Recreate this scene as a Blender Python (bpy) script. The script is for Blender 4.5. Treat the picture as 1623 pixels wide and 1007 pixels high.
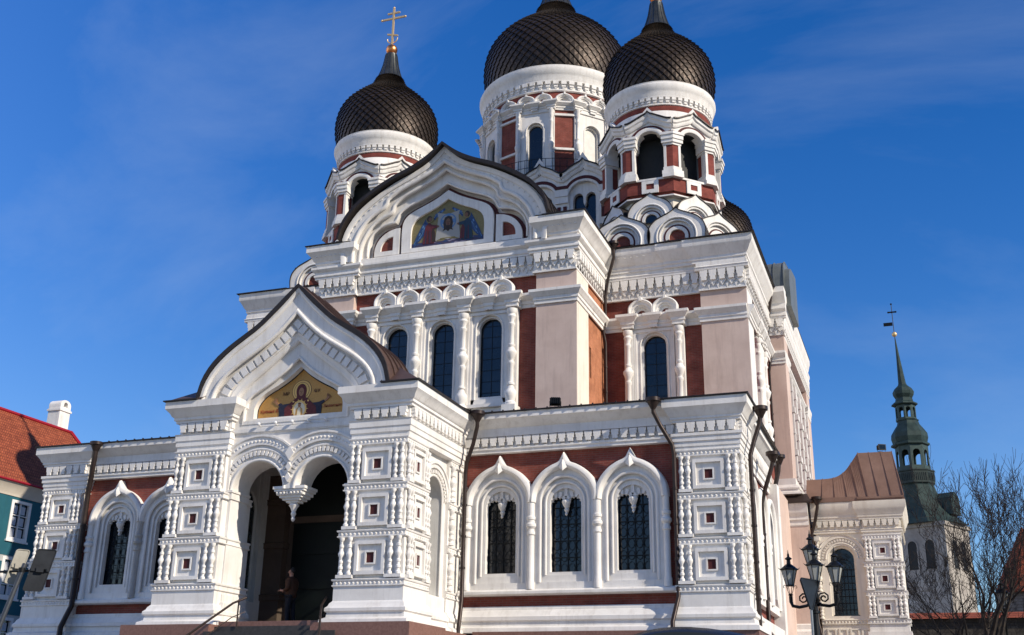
import bpy, bmesh, math, random
from mathutils import Vector, Matrix
random.seed(7)
R = math.radians
for o in list(bpy.data.objects): bpy.data.objects.remove(o)
sc = bpy.context.scene
COL = sc.collection

# ------------------------------------------------------------------ camera, sky, sun, exposure
CAM = (18.9335, -35.4416, -1.8147)
YAW, PITCH, ROLL, FPX = -0.35116, 0.34502, 0.01716, 1778.64
cd = bpy.data.cameras.new('camera'); cam = bpy.data.objects.new('camera', cd); COL.objects.link(cam); sc.camera = cam
cd.sensor_width = 36.0; cd.lens = FPX / 1623.0 * 36.0; cd.clip_start = 0.1; cd.clip_end = 3000
fw = Vector((math.sin(YAW)*math.cos(PITCH), math.cos(YAW)*math.cos(PITCH), math.sin(PITCH)))
rt = Vector((math.cos(YAW), -math.sin(YAW), 0)); up = rt.cross(fw)
rr = rt*math.cos(ROLL) + up*math.sin(ROLL); uu = up*math.cos(ROLL) - rt*math.sin(ROLL)
cam.matrix_world = Matrix(((rr.x, uu.x, -fw.x, CAM[0]), (rr.y, uu.y, -fw.y, CAM[1]), (rr.z, uu.z, -fw.z, CAM[2]), (0, 0, 0, 1)))

SUN_DIR = Vector((1.0, -0.31, 0.6)).normalized()
SUN_EL = math.asin(SUN_DIR.z); SUN_AZ = math.atan2(SUN_DIR.x, SUN_DIR.y)
w = bpy.data.worlds.new('World'); sc.world = w; w.use_nodes = True
nt = w.node_tree; nt.nodes.clear()
def wn(t, **k):
    n = nt.nodes.new(t)
    for a, b in k.items(): setattr(n, a, b)
    return n
sky = wn('ShaderNodeTexSky', sky_type='NISHITA', sun_disc=False, sun_elevation=SUN_EL, sun_rotation=-SUN_AZ, altitude=50, air_density=1.0, dust_density=0.6, ozone_density=3.2)
# faint cirrus streaks, part of the sky itself
tc = wn('ShaderNodeTexCoord'); mp = wn('ShaderNodeMapping'); mp.inputs['Rotation'].default_value = (0.35, 0.25, 0.5); mp.inputs['Scale'].default_value = (1.3, 4.6, 3.4)
nz = wn('ShaderNodeTexNoise'); nz.inputs['Scale'].default_value = 1.35; nz.inputs['Detail'].default_value = 11; nz.inputs['Roughness'].default_value = 0.60; nz.inputs['Distortion'].default_value = 0.35
cr = wn('ShaderNodeValToRGB'); cr.color_ramp.elements[0].position = 0.47; cr.color_ramp.elements[1].position = 0.92
cr.color_ramp.elements[0].color = (0, 0, 0, 1); cr.color_ramp.elements[1].color = (.24, .24, .24, 1)
mx = wn('ShaderNodeMix', data_type='RGBA'); mx.inputs['B'].default_value = (4.6, 5.4, 6.6, 1)
hs = wn('ShaderNodeHueSaturation'); hs.inputs['Hue'].default_value = 0.514; hs.inputs['Saturation'].default_value = 1.38; hs.inputs['Value'].default_value = 1.22
bg = wn('ShaderNodeBackground'); bg.inputs['Strength'].default_value = 0.118; wo = wn('ShaderNodeOutputWorld')
L = nt.links.new
L(tc.outputs['Generated'], mp.inputs['Vector']); L(mp.outputs[0], nz.inputs['Vector']); L(nz.outputs['Fac'], cr.inputs[0])
L(sky.outputs[0], hs.inputs['Color']); L(hs.outputs[0], mx.inputs['A']); L(cr.outputs[0], mx.inputs['Factor']); L(mx.outputs['Result'], bg.inputs['Color']); L(bg.outputs[0], wo.inputs[0])

sd = bpy.data.lights.new('sun', 'SUN'); sd.energy = 5.0; sd.angle = R(0.5); sd.color = (1.0, 0.90, 0.76)
so = bpy.data.objects.new('sun', sd); COL.objects.link(so); so.rotation_euler = SUN_DIR.to_track_quat('Z', 'Y').to_euler(); so.location = (60, -60, 60)
sc.view_settings.view_transform = 'Standard'; sc.view_settings.look = 'None'; sc.view_settings.gamma = 1.0
sc.view_settings.exposure = 0.13; sc.view_settings.use_curve_mapping = False
sc.cycles.max_bounces = 6; sc.cycles.transparent_max_bounces = 12

# ------------------------------------------------------------------ materials
def new_mat(name):
    m = bpy.data.materials.new(name); m.use_nodes = True
    n = m.node_tree; b = n.nodes['Principled BSDF']
    return m, n, b
def noise_mat(name, c1, c2, scale=3.0, rough=0.8, metal=0.0, bump=0.1, bscale=40, stretch=(1, 1, 1), detail=8, spec=0.3, streak=None, lo=0.35, hi=0.7):
    m, n, b = new_mat(name)
    g = n.nodes.new('ShaderNodeNewGeometry'); mp = n.nodes.new('ShaderNodeMapping'); mp.inputs['Scale'].default_value = stretch
    n.links.new(g.outputs['Position'], mp.inputs['Vector'])
    t = n.nodes.new('ShaderNodeTexNoise'); t.inputs['Scale'].default_value = scale; t.inputs['Detail'].default_value = detail; t.inputs['Roughness'].default_value = .65
    n.links.new(mp.outputs[0], t.inputs['Vector'])
    r = n.nodes.new('ShaderNodeValToRGB'); r.color_ramp.elements[0].position = lo; r.color_ramp.elements[1].position = hi
    r.color_ramp.elements[0].color = (*c1, 1); r.color_ramp.elements[1].color = (*c2, 1)
    n.links.new(t.outputs['Fac'], r.inputs[0])
    colout = r.outputs[0]
    if streak:
        mp2 = n.nodes.new('ShaderNodeMapping'); mp2.inputs['Scale'].default_value = (3.2, 3.2, 0.28)
        n.links.new(g.outputs['Position'], mp2.inputs['Vector'])
        t2 = n.nodes.new('ShaderNodeTexNoise'); t2.inputs['Scale'].default_value = 1.4; t2.inputs['Detail'].default_value = 7; t2.inputs['Roughness'].default_value = .7
        n.links.new(mp2.outputs[0], t2.inputs['Vector'])
        r2 = n.nodes.new('ShaderNodeValToRGB'); r2.color_ramp.elements[0].position = .50; r2.color_ramp.elements[1].position = .76
        r2.color_ramp.elements[0].color = (0, 0, 0, 1); r2.color_ramp.elements[1].color = (.7, .7, .7, 1)
        n.links.new(t2.outputs['Fac'], r2.inputs[0])
        mm = n.nodes.new('ShaderNodeMix'); mm.data_type = 'RGBA'; mm.inputs['B'].default_value = (*streak, 1)
        n.links.new(colout, mm.inputs['A']); n.links.new(r2.outputs[0], mm.inputs['Factor']); colout = mm.outputs['Result']
    n.links.new(colout, b.inputs['Base Color'])
    b.inputs['Roughness'].default_value = rough; b.inputs['Metallic'].default_value = metal; b.inputs['Specular IOR Level'].default_value = spec
    if bump:
        t3 = n.nodes.new('ShaderNodeTexNoise'); t3.inputs['Scale'].default_value = bscale; t3.inputs['Detail'].default_value = 5
        n.links.new(g.outputs['Position'], t3.inputs['Vector'])
        bp = n.nodes.new('ShaderNodeBump'); bp.inputs['Strength'].default_value = bump; bp.inputs['Distance'].default_value = .02
        n.links.new(t3.outputs['Fac'], bp.inputs['Height']); n.links.new(bp.outputs[0], b.inputs['Normal'])
    return m
def brick_mat(name, c1, c2, mortar, sx=1.0, bw=0.26, bh=0.075, rough=.85, msize=.008, bump=.4):
    m, n, b = new_mat(name)
    g = n.nodes.new('ShaderNodeNewGeometry'); s = n.nodes.new('ShaderNodeSeparateXYZ'); n.links.new(g.outputs['Position'], s.inputs[0])
    a = n.nodes.new('ShaderNodeMath'); a.operation = 'ADD'; n.links.new(s.outputs[0], a.inputs[0]); n.links.new(s.outputs[1], a.inputs[1])
    c = n.nodes.new('ShaderNodeCombineXYZ'); n.links.new(a.outputs[0], c.inputs[0]); n.links.new(s.outputs[2], c.inputs[1])
    t = n.nodes.new('ShaderNodeTexBrick'); t.inputs['Scale'].default_value = 1; t.inputs['Brick Width'].default_value = bw; t.inputs['Row Height'].default_value = bh
    t.inputs['Mortar Size'].default_value = msize; t.inputs['Color1'].default_value = (*c1, 1); t.inputs['Color2'].default_value = (*c2, 1); t.inputs['Mortar'].default_value = (*mortar, 1)
    n.links.new(c.outputs[0], t.inputs['Vector'])
    nz = n.nodes.new('ShaderNodeTexNoise'); nz.inputs['Scale'].default_value = 2.2; nz.inputs['Detail'].default_value = 6; n.links.new(g.outputs['Position'], nz.inputs['Vector'])
    mm = n.nodes.new('ShaderNodeMix'); mm.data_type = 'RGBA'; mm.blend_type = 'MULTIPLY'; mm.inputs['Factor'].default_value = .8
    rp = n.nodes.new('ShaderNodeValToRGB'); rp.color_ramp.elements[0].position = .3; rp.color_ramp.elements[1].position = .7
    rp.color_ramp.elements[0].color = (.58, .55, .53, 1); rp.color_ramp.elements[1].color = (1.1, 1.1, 1.1, 1)
    n.links.new(nz.outputs['Fac'], rp.inputs[0]); n.links.new(t.outputs['Color'], mm.inputs['A']); n.links.new(rp.outputs[0], mm.inputs['B'])
    n.links.new(mm.outputs['Result'], b.inputs['Base Color']); b.inputs['Roughness'].default_value = rough; b.inputs['Specular IOR Level'].default_value = .2
    bp = n.nodes.new('ShaderNodeBump'); bp.inputs['Strength'].default_value = bump; bp.inputs['Distance'].default_value = .01; bp.invert = True
    n.links.new(t.outputs['Fac'], bp.inputs['Height']); n.links.new(bp.outputs[0], b.inputs['Normal'])
    return m
def plain(name, c, rough=.6, metal=0., spec=.4):
    m, n, b = new_mat(name); b.inputs['Base Color'].default_value = (*c, 1); b.inputs['Roughness'].default_value = rough; b.inputs['Metallic'].default_value = metal; b.inputs['Specular IOR Level'].default_value = spec
    return m
M = {}
M['white'] = noise_mat('white_plaster', (.67, .645, .61), (.80, .78, .745), 1.1, .8, bump=.22, bscale=38, streak=(.50, .465, .42), spec=.2)
M['cream'] = noise_mat('cream_plaster', (.66, .61, .52), (.75, .70, .61), 1.3, .8, bump=.12, streak=(.52, .46, .38))
M['pink'] = noise_mat('pink_plaster', (.52, .395, .335), (.635, .50, .43), .7, .85, bump=.2, streak=(.40, .30, .26))
M['brick'] = brick_mat('red_brick', (.26, .066, .048), (.20, .050, .038), (.20, .11, .09))
M['brickband'] = brick_mat('red_painted_brick', (.24, .06, .045), (.21, .05, .04), (.17, .06, .05))
M['maroon'] = noise_mat('maroon_paint', (.060, .013, .013), (.085, .018, .018), 4, .7, bump=.05)
M['granite'] = noise_mat('red_granite', (.16, .082, .065), (.24, .13, .105), 14, .55, bump=.05, detail=10)
M['glass'] = noise_mat('dark_window_glass', (.006, .010, .015), (.016, .024, .034), .9, .06, 0, .25, bscale=1.6, spec=.5)
M['iron'] = noise_mat('black_iron', (.012, .013, .014), (.02, .021, .022), 9, .45, .6, .05)
M['pipe'] = noise_mat('brown_painted_metal', (.026, .018, .016), (.045, .031, .027), 5, .4, .35, .04)
M['edge'] = noise_mat('dark_roof_edge', (.02, .016, .015), (.035, .028, .025), 5, .5, .3, .04)
M['roof'] = noise_mat('brown_sheet_roof', (.21, .125, .09), (.28, .175, .13), 1.2, .55, .25, .05, bscale=12)
M['roofbrown'] = noise_mat('dark_brown_sheet_roof', (.075, .046, .036), (.12, .072, .054), 1.2, .5, .3, .05, bscale=12)
M['roofdark'] = noise_mat('dark_sheet_roof', (.045, .032, .028), (.07, .05, .042), 1.2, .5, .4, .05, bscale=12)
M['scale'] = noise_mat('dark_bronze_scales', (.018, .015, .013), (.060, .044, .035), 3.4, .46, .55, .10, bscale=9, lo=.3, hi=.68)
M['neck'] = noise_mat('patinated_sheet', (.045, .050, .050), (.075, .080, .078), 3, .4, .6, .05)
M['gold'] = plain('gold_leaf', (.72, .50, .24), .45, .55)
M['goldball'] = plain('copper_ball', (.72, .28, .10), .35, 1.0)
M['greendoor'] = noise_mat('black_green_door', (.003, .005, .0045), (.006, .009, .008), 3, .5)
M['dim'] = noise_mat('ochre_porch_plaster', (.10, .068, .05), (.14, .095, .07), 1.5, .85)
M['louvre'] = noise_mat('black_louvre', (.010, .012, .013), (.016, .018, .019), 4, .6)
M['patina'] = noise_mat('green_copper', (.012, .026, .025), (.034, .06, .054), 1.1, .6, .2, .1, bscale=4)
M['zincgreen'] = noise_mat('grey_green_sheet', (.13, .145, .14), (.19, .205, .20), 1.5, .5, .3, .05)
# thin glazing: lets the sun through, reflects a little
def thin_glass():
    m = bpy.data.materials.new('thin_glass'); m.use_nodes = True; n = m.node_tree; n.nodes.clear()
    o = n.nodes.new('ShaderNodeOutputMaterial'); a = n.nodes.new('ShaderNodeBsdfTransparent'); g = n.nodes.new('ShaderNodeBsdfGlossy'); x = n.nodes.new('ShaderNodeMixShader')
    g.inputs['Roughness'].default_value = .05; a.inputs['Color'].default_value = (.86, .9, .9, 1); f = n.nodes.new('ShaderNodeFresnel'); f.inputs[0].default_value = 1.4
    n.links.new(f.outputs[0], x.inputs[0]); n.links.new(a.outputs[0], x.inputs[1]); n.links.new(g.outputs[0], x.inputs[2]); n.links.new(x.outputs[0], o.inputs[0])
    return m
M['thin'] = thin_glass()

# ------------------------------------------------------------------ mesh builder
class Fr:  # a wall frame: u along the wall, d outward, w up
    def __init__(s, ox=0, oy=0, oz=0, ang=0.0, sx=1, sd=1.0):
        s.sd = sd; s.o = (ox, oy, oz); s.ux = math.cos(ang); s.uy = math.sin(ang); s.sx = sx; s.ang = ang
    def p(s, u, d, w):
        u *= s.sx
        if d > 0: d *= s.sd
        return (s.o[0] + u*s.ux + d*s.uy, s.o[1] + u*s.uy - d*s.ux, s.o[2] + w)
    def shift(s, u=0, d=0, w=0):
        p = s.p(u, d, w); return Fr(*p, s.ang, s.sx, s.sd)
W0 = Fr()
class MB:
    def __init__(s, fr=None): s.v = []; s.f = []; s.mi = []; s.fr = fr or W0; s.m = 0
    def a(s, u, d, w): s.v.append(s.fr.p(u, d, w)); return len(s.v)-1
    def r(s, x, y, z): s.v.append((x, y, z)); return len(s.v)-1
    def face(s, idx): s.f.append(tuple(idx)); s.mi.append(s.m)
    def box(s, u0, u1, d0, d1, w0, w1):
        i = [s.a(u, d, q) for q in (w0, w1) for d in (d0, d1) for u in (u0, u1)]
        for q in ((0, 1, 3, 2), (4, 6, 7, 5), (0, 4, 5, 1), (2, 3, 7, 6), (0, 2, 6, 4), (1, 5, 7, 3)): s.face([i[k] for k in q])
    def prism(s, pts, d0, d1):  # polygon in (u,w), extruded d0..d1
        a = [s.a(u, d1, q) for u, q in pts]; b = [s.a(u, d0, q) for u, q in pts]; n = len(pts)
        s.face(a); s.face(b[::-1])
        for i in range(n): j = (i+1) % n; s.face((a[i], b[i], b[j], a[j]))
    def prismZ(s, pts, w0, w1):  # polygon in (u,d), extruded w0..w1
        a = [s.a(u, d, w0) for u, d in pts]; b = [s.a(u, d, w1) for u, d in pts]; n = len(pts)
        s.face(a[::-1]); s.face(b)
        for i in range(n): j = (i+1) % n; s.face((a[i], a[j], b[j], b[i]))
    def ring(s, outer, inner, d0, d1, closed=False):  # strip between two equal loops in (u,w)
        n = len(outer)
        of = [s.a(u, d1, q) for u, q in outer]; ib = [s.a(u, d0, q) for u, q in inner]; ob = [s.a(u, d0, q) for u, q in outer]; fi = [s.a(u, d1, q) for u, q in inner]
        for i in range(n if closed else n-1):
            j = (i+1) % n
            s.face((of[i], of[j], fi[j], fi[i])); s.face((fi[i], fi[j], ib[j], ib[i])); s.face((of[i], ob[i], ob[j], of[j]))
        if not closed:
            for i in (0, n-1): s.face((of[i], fi[i], ib[i], ob[i]))
    def _sweep(s, path, prof, fn, closed=False, cap=True):
        n = len(path); rings = []
        for i in range(n):
            if closed: p0, p1, p2 = path[(i-1) % n], path[i], path[(i+1) % n]
            else: p0, p1, p2 = path[max(i-1, 0)], path[i], path[min(i+1, n-1)]
            def nrm(a, b):
                x, y = b[0]-a[0], b[1]-a[1]; l = math.hypot(x, y) or 1; return (-y/l, x/l)
            if p0 is p1 or p0 == p1: nx, ny = nrm(p1, p2)
            elif p2 is p1 or p2 == p1: nx, ny = nrm(p0, p1)
            else:
                a, b = nrm(p0, p1), nrm(p1, p2); dd = 1 + a[0]*b[0] + a[1]*b[1]
                if dd < .25: dd = .25
                nx, ny = (a[0]+b[0])/dd, (a[1]+b[1])/dd
            rings.append([fn(p1[0]+nx*o, p1[1]+ny*o, q) for o, q in prof])
        m = len(prof)
        for i in range(n if closed else n-1):
            j = (i+1) % n
            for k in range(m-1): s.face((rings[i][k], rings[j][k], rings[j][k+1], rings[i][k+1]))
        if cap and not closed: s.face(rings[0]); s.face(rings[-1][::-1])
    def sweepH(s, path, prof, **k): s._sweep(path, prof, lambda u, d, q: s.a(u, d, q), **k)   # path in (u,d), prof (out, w)
    def sweepV(s, path, prof, **k): s._sweep(path, prof, lambda u, q, d: s.a(u, d, q), **k)   # path in (u,w), prof (normal offset, d)
    def lathe(s, prof, c=(0, 0, 0), seg=16, cap=True, a0=0):  # world axis z
        rings = []
        for r, z in prof: rings.append([s.r(c[0]+r*math.cos(a0+2*math.pi*i/seg), c[1]+r*math.sin(a0+2*math.pi*i/seg), c[2]+z) for i in range(seg)])
        for k in range(len(prof)-1):
            for i in range(seg): j = (i+1) % seg; s.face((rings[k][i], rings[k][j], rings[k+1][j], rings[k+1][i]))
        if cap:
            if prof[0][0] > 1e-4: s.face(rings[0][::-1])
            if prof[-1][0] > 1e-4: s.face(rings[-1])
    def latheF(s, prof, u, d, w, seg=10, a0=0):
        x, y, z = s.fr.p(u, d, w); s.lathe(prof, (x, y, z), seg, a0=a0)
    def tube(s, pts, r, seg=8, cap=True):  # pts in world coords; r number or list
        n = len(pts); P = [Vector(p) for p in pts]; rings = []
        prev = None
        for i in range(n):
            t = (P[min(i+1, n-1)] - P[max(i-1, 0)]).normalized()
            if prev is None: x = t.orthogonal().normalized()
            else:
                x = prev - t*prev.dot(t); x = x.normalized() if x.length > 1e-6 else t.orthogonal().normalized()
            prev = x; y = t.cross(x); q = r[i] if isinstance(r, (list, tuple)) else r
            rings.append([s.r(*(P[i] + x*q*math.cos(2*math.pi*k/seg) + y*q*math.sin(2*math.pi*k/seg))) for k in range(seg)])
        for i in range(n-1):
            for k in range(seg): j = (k+1) % seg; s.face((rings[i][k], rings[i][j], rings[i+1][j], rings[i+1][k]))
        if cap: s.face(rings[0][::-1]); s.face(rings[-1])
    def tubeF(s, pts, r, seg=8): s.tube([s.fr.p(*p) for p in pts], r, seg)
    def ball(s, x, y, z, r, seg=8, rows=5, sz=1.0):
        s.lathe([(max(r*math.sin(math.pi*k/rows), 1e-5), -r*sz*math.cos(math.pi*k/rows)) for k in range(rows+1)], (x, y, z), seg, cap=False)
    def quad(s, *pts): s.face([s.r(*p) for p in pts])
    def sheet(s, prof, y0, y1, fr=None):  # open curve (u,w) extruded in d
        a = [s.a(u, y0, q) for u, q in prof]; b = [s.a(u, y1, q) for u, q in prof]
        for i in range(len(prof)-1): s.face((a[i], a[i+1], b[i+1], b[i]))
    def mesh(s, name, mats, smooth=True, off=(0, 0, 0)):
        me = bpy.data.meshes.new(name)
        me.from_pydata([(x-off[0], y-off[1], z-off[2]) for x, y, z in s.v], [], s.f)
        for m in (mats if isinstance(mats, (list, tuple)) else [mats]): me.materials.append(m)
        if len(me.materials) > 1: me.polygons.foreach_set('material_index', s.mi)
        bm = bmesh.new(); bm.from_mesh(me); bmesh.ops.recalc_face_normals(bm, faces=bm.faces); bm.to_mesh(me); bm.free()
        if smooth:
            me.polygons.foreach_set('use_smooth', [True]*len(me.polygons)); me.set_sharp_from_angle(angle=R(38))
        me.update(); return me

def wpos(o):
    p = Vector((0, 0, 0))
    while o: p += o.location; o = o.parent
    return p
def pieces(mb):
    par = list(range(len(mb.v)))
    def find(i):
        while par[i] != i: par[i] = par[par[i]]; i = par[i]
        return i
    for f in mb.f:
        a = find(f[0])
        for i in f[1:]: par[find(i)] = a
    comp = {}
    for k, f in enumerate(mb.f): comp.setdefault(find(f[0]), []).append(k)
    if len(comp) < 2 or len(comp) > 500: return None
    box = []
    for r_, fs in comp.items():
        vs = {i for k in fs for i in mb.f[k]}; c = list(zip(*[mb.v[i] for i in vs])); box.append(([min(q)-.03 for q in c], [max(q)+.03 for q in c], fs))
    n = len(box); gp = list(range(n))
    def fg(i):
        while gp[i] != i: gp[i] = gp[gp[i]]; i = gp[i]
        return i
    for i in range(n):
        for j in range(i):
            if all(box[i][0][k] <= box[j][1][k] and box[j][0][k] <= box[i][1][k] for k in range(3)): gp[fg(i)] = fg(j)
    cl = {}
    for i in range(n): cl.setdefault(fg(i), []).extend(box[i][2])
    return list(cl.values()) if 1 < len(cl) <= 16 else None
def part(name, mb, mat, parent=None, smooth=True, label=None):
    cl = pieces(mb) if parent else None
    if cl:
        first = None
        for fs in cl:
            m2 = MB(); mp_ = {}
            for k in sorted(fs):
                for i in mb.f[k]:
                    if i not in mp_: mp_[i] = m2.r(*mb.v[i])
                m2.m = mb.mi[k]; m2.face([mp_[i] for i in mb.f[k]])
            o = part_one(name, m2, mat, parent, smooth, label); first = first or o
        return first
    return part_one(name, mb, mat, parent, smooth, label)
def part_one(name, mb, mat, parent=None, smooth=True, label=None):
    off = wpos(parent) if parent else (0, 0, 0)
    o = bpy.data.objects.new(name, mb.mesh(name, mat, smooth, off)); COL.objects.link(o)
    if parent: o.parent = parent
    if label: o['label'] = label
    return o
def inst(name, me, parent, loc, rz=0, sc_=1.0):
    o = bpy.data.objects.new(name, me); COL.objects.link(o); o.parent = parent
    o.location = Vector(loc) - wpos(parent); o.rotation_euler = (0, 0, rz); o.scale = (sc_,)*3 if not isinstance(sc_, tuple) else sc_
    return o
def thing(name, label, cat, loc, group=None):
    o = bpy.data.objects.new(name, None); COL.objects.link(o); o.location = loc; o.empty_display_size = .3
    tag(o, label, cat, group); return o
def tag(o, label, cat, group=None):
    o['label'] = label; o['category'] = cat
    if group: o['group'] = group
def structure(name, mb, mat, smooth=True):
    o = part(name, mb, mat, None, smooth); o['kind'] = 'structure'; return o

# ------------------------------------------------------------------ 2-D curves
def spline(pts, n=5):
    out = []
    for i in range(len(pts)-1):
        p0 = pts[i-1] if i else (2*pts[0][0]-pts[1][0], 2*pts[0][1]-pts[1][1])
        p1, p2 = pts[i], pts[i+1]
        p3 = pts[i+2] if i+2 < len(pts) else (2*p2[0]-p1[0], 2*p2[1]-p1[1])
        for k in range(n):
            t = k/n
            out.append(tuple(.5*(2*p1[c] + (p2[c]-p0[c])*t + (2*p0[c]-5*p1[c]+4*p2[c]-p3[c])*t*t + (3*p1[c]-p0[c]-3*p2[c]+p3[c])*t**3) for c in (0, 1)))
    out.append(pts[-1]); return out
def sym(half, n=5, kinks=()):
    """half: points from the right foot up to the apex (u>=0); returns left foot -> apex -> right foot"""
    segs = []; cur = []
    for i, p in enumerate(half):
        cur.append(p)
        if i in kinks: segs.append(cur); cur = [p]
    segs.append(cur); h = []
    for sgm in segs:
        c = spline(sgm, n) if len(sgm) > 2 else list(sgm)
        h += c if not h else c[1:]
    return [(-u, q) for u, q in h] + [(u, q) for u, q in h[-2::-1]]
def shiftc(c, du=0, dw=0): return [(u+du, q+dw) for u, q in c]
def arch(uc, hw, wb, ws, n=16, rise=None):
    rise = hw if rise is None else rise
    return [(uc-hw, wb)] + [(uc-hw*math.cos(math.pi*i/n), ws+rise*math.sin(math.pi*i/n)) for i in range(n+1)] + [(uc+hw, wb)]
def rect_of(loop, u0, u1, w0, w1, uc, wc):
    """outer rectangle points matched to an arch loop"""
    out = []
    for i, (u, q) in enumerate(loop):
        if i == 0: out.append((u0, w0)); continue
        if i == len(loop)-1: out.append((u1, w0)); continue
        du, dw = u-uc, q-wc
        t = 1e9
        if du > 1e-6: t = min(t, (u1-uc)/du)
        if du < -1e-6: t = min(t, (u0-uc)/du)
        if dw > 1e-6: t = min(t, (w1-wc)/dw)
        out.append((uc+du*t, wc+dw*t))
    n = len(out)
    # snap the samples nearest the top corners
    for cu in (u0, u1):
        k = min(range(1, n-1), key=lambda i: (out[i][0]-cu)**2 + (out[i][1]-w1)**2); out[k] = (cu, w1)
    return out
def wall_holes(mb, u0, u1, w0, w1, holes, d0, d1):
    xs = sorted({u0, u1, *[h[0] for h in holes], *[h[1] for h in holes]})
    for a, b in zip(xs, xs[1:]):
        cut = sorted([(h[2], h[3]) for h in holes if h[0] < (a+b)/2 < h[1]])
        z = w0
        for c0, c1 in cut:
            if c0 > z: mb.box(a, b, d0, d1, z, c0)
            z = c1
        if z < w1: mb.box(a, b, d0, d1, z, w1)

# ------------------------------------------------------------------ ornament
COLONNETTE = [(.10, 0), (.10, .05), (.06, .08), (.06, .12), (.088, .14), (.088, .19), (.06, .21), (.06, .26), (.082, .28), (.082, .32), (.055, .34), (.07, .39), (.118, .46), (.118, .49), (.08, .55), (.055, .61), (.082, .63), (.082, .68), (.05, .70), (.05, .76), (.078, .79), (.095, .83), (.095, .86)]
def lathe_mesh(name, prof, mat, seg=10):
    b = MB(); b.lathe(prof, seg=seg); return b.mesh(name, mat)
ME_COLON = lathe_mesh('baluster', COLONNETTE, M['white'])
# tall turned column for the upper windows, height 4.3
UPCOL = [(.24, 0), (.24, .12), (.17, .2), (.22, .35), (.26, .5), (.24, .62), (.15, .74), (.12, .86), (.16, .9), (.16, .98), (.115, 1.02), (.115, 1.75), (.15, 1.8), (.15, 1.9), (.11, 1.94), (.11, 2.0), (.15, 2.06), (.20, 2.2), (.24, 2.3), (.24, 2.36), (.17, 2.46), (.13, 2.56), (.16, 2.6), (.16, 2.68), (.11, 2.72), (.11, 3.5), (.15, 3.55), (.15, 3.63), (.11, 3.67), (.12, 3.8), (.19, 3.95), (.16, 4.05), (.22, 4.15), (.22, 4.3)]
ME_UPCOL = lathe_mesh('turned_column', UPCOL, M['white'], 12)

def teeth(mb, u0, u1, d, w0, w1, pitch, dep=.13, vee=0.0):
    n = max(1, round((u1-u0)/pitch)); p = (u1-u0)/n; h = w1-w0
    for i in range(n):
        c = u0 + (i+.5)*p
        for lo, hi, gap in ((.70, 1, .045), (.38, .70, .075), (0, .38, .135)):
            g = (p-gap*p/.31)/2
            mb.box(c-g, c+g, d-.02, d+dep, w0+lo*h, w0+hi*h)
        if vee:
            mb.prism([(c-p*.46, w0-.005), (c, w0-vee), (c+p*.46, w0-.005)], d-.02, d+dep*.45)
            mb.prism([(c+p*.30, w0-vee*.55), (c+p*.5, w0-vee*1.5), (c+p*.70, w0-vee*.55), (c+p*.5, w0-vee*.75)], d-.02, d+dep*.3)
def teeth_curve(mb, path, d0, d1, n0, n1, pitch, fill=.62):
    """radial teeth along a curve in (u,w)"""
    L_ = [0]
    for a, b in zip(path, path[1:]): L_.append(L_[-1]+math.dist(a, b))
    n = max(1, round(L_[-1]/pitch))
    for k in range(n):
        s_ = (k+.5)/n*L_[-1]; i = max(j for j in range(len(L_)-1) if L_[j] <= s_); t = (s_-L_[i])/(L_[i+1]-L_[i])
        a, b = path[i], path[i+1]; l = math.dist(a, b); tx, ty = (b[0]-a[0])/l, (b[1]-a[1])/l; nx, ny = -ty, tx
        c = (a[0]+(b[0]-a[0])*t, a[1]+(b[1]-a[1])*t); hw = L_[-1]/n*fill/2
        mb.prism([(c[0]-tx*hw+nx*n0, c[1]-ty*hw+ny*n0), (c[0]+tx*hw+nx*n0, c[1]+ty*hw+ny*n0), (c[0]+tx*hw+nx*n1, c[1]+ty*hw+ny*n1), (c[0]-tx*hw+nx*n1, c[1]-ty*hw+ny*n1)], d0, d1)
def beads(mb, path, d, r=.055, pitch=.16, noff=0.0):
    """row of round beads along a (u,w) path"""
    L_ = [0]
    for a, b in zip(path, path[1:]): L_.append(L_[-1]+math.dist(a, b))
    n = max(1, round(L_[-1]/pitch))
    for k in range(n):
        s_ = (k+.5)/n*L_[-1]; i = max(j for j in range(len(L_)-1) if L_[j] <= s_); t = (s_-L_[i])/(L_[i+1]-L_[i])
        a, b = path[i], path[i+1]; l = math.dist(a, b); nx, ny = -(b[1]-a[1])/l, (b[0]-a[0])/l
        x, y, z = mb.fr.p(a[0]+(b[0]-a[0])*t+nx*noff, d, a[1]+(b[1]-a[1])*t+ny*noff); mb.ball(x, y, z, r, 7, 4)
CORN = [(0, 0), (.05, .03), (.05, .14), (.12, .17), (.12, .24), (.17, .27), (.24, .36), (.34, .46), (.40, .54), (.45, .56), (.45, .78), (-.2, .78)]
def scaled(prof, so=1, sw=1, w0=0): return [(o*so, q*sw+w0) for o, q in prof]
BAND = [(0, -.22), (.05, -.22), (.075, -.20), (.075, -.17), (.045, -.16), (.045, -.06), (.075, -.05), (.09, -.02), (.09, 0), (0, .03)]
HALFR = [(math.cos(math.pi*k/8), math.sin(math.pi*k/8)) for k in range(9)]
def roll(n, r, d, hd=1.0): return [(n+r*c, d+r*hd*s) for c, s in HALFR]

# ================================================================== CATHEDRAL
cath = thing('cathedral', 'white and red brick orthodox cathedral with dark onion domes', 'cathedral', (0, 0, -.6))
white_iter = []

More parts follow.
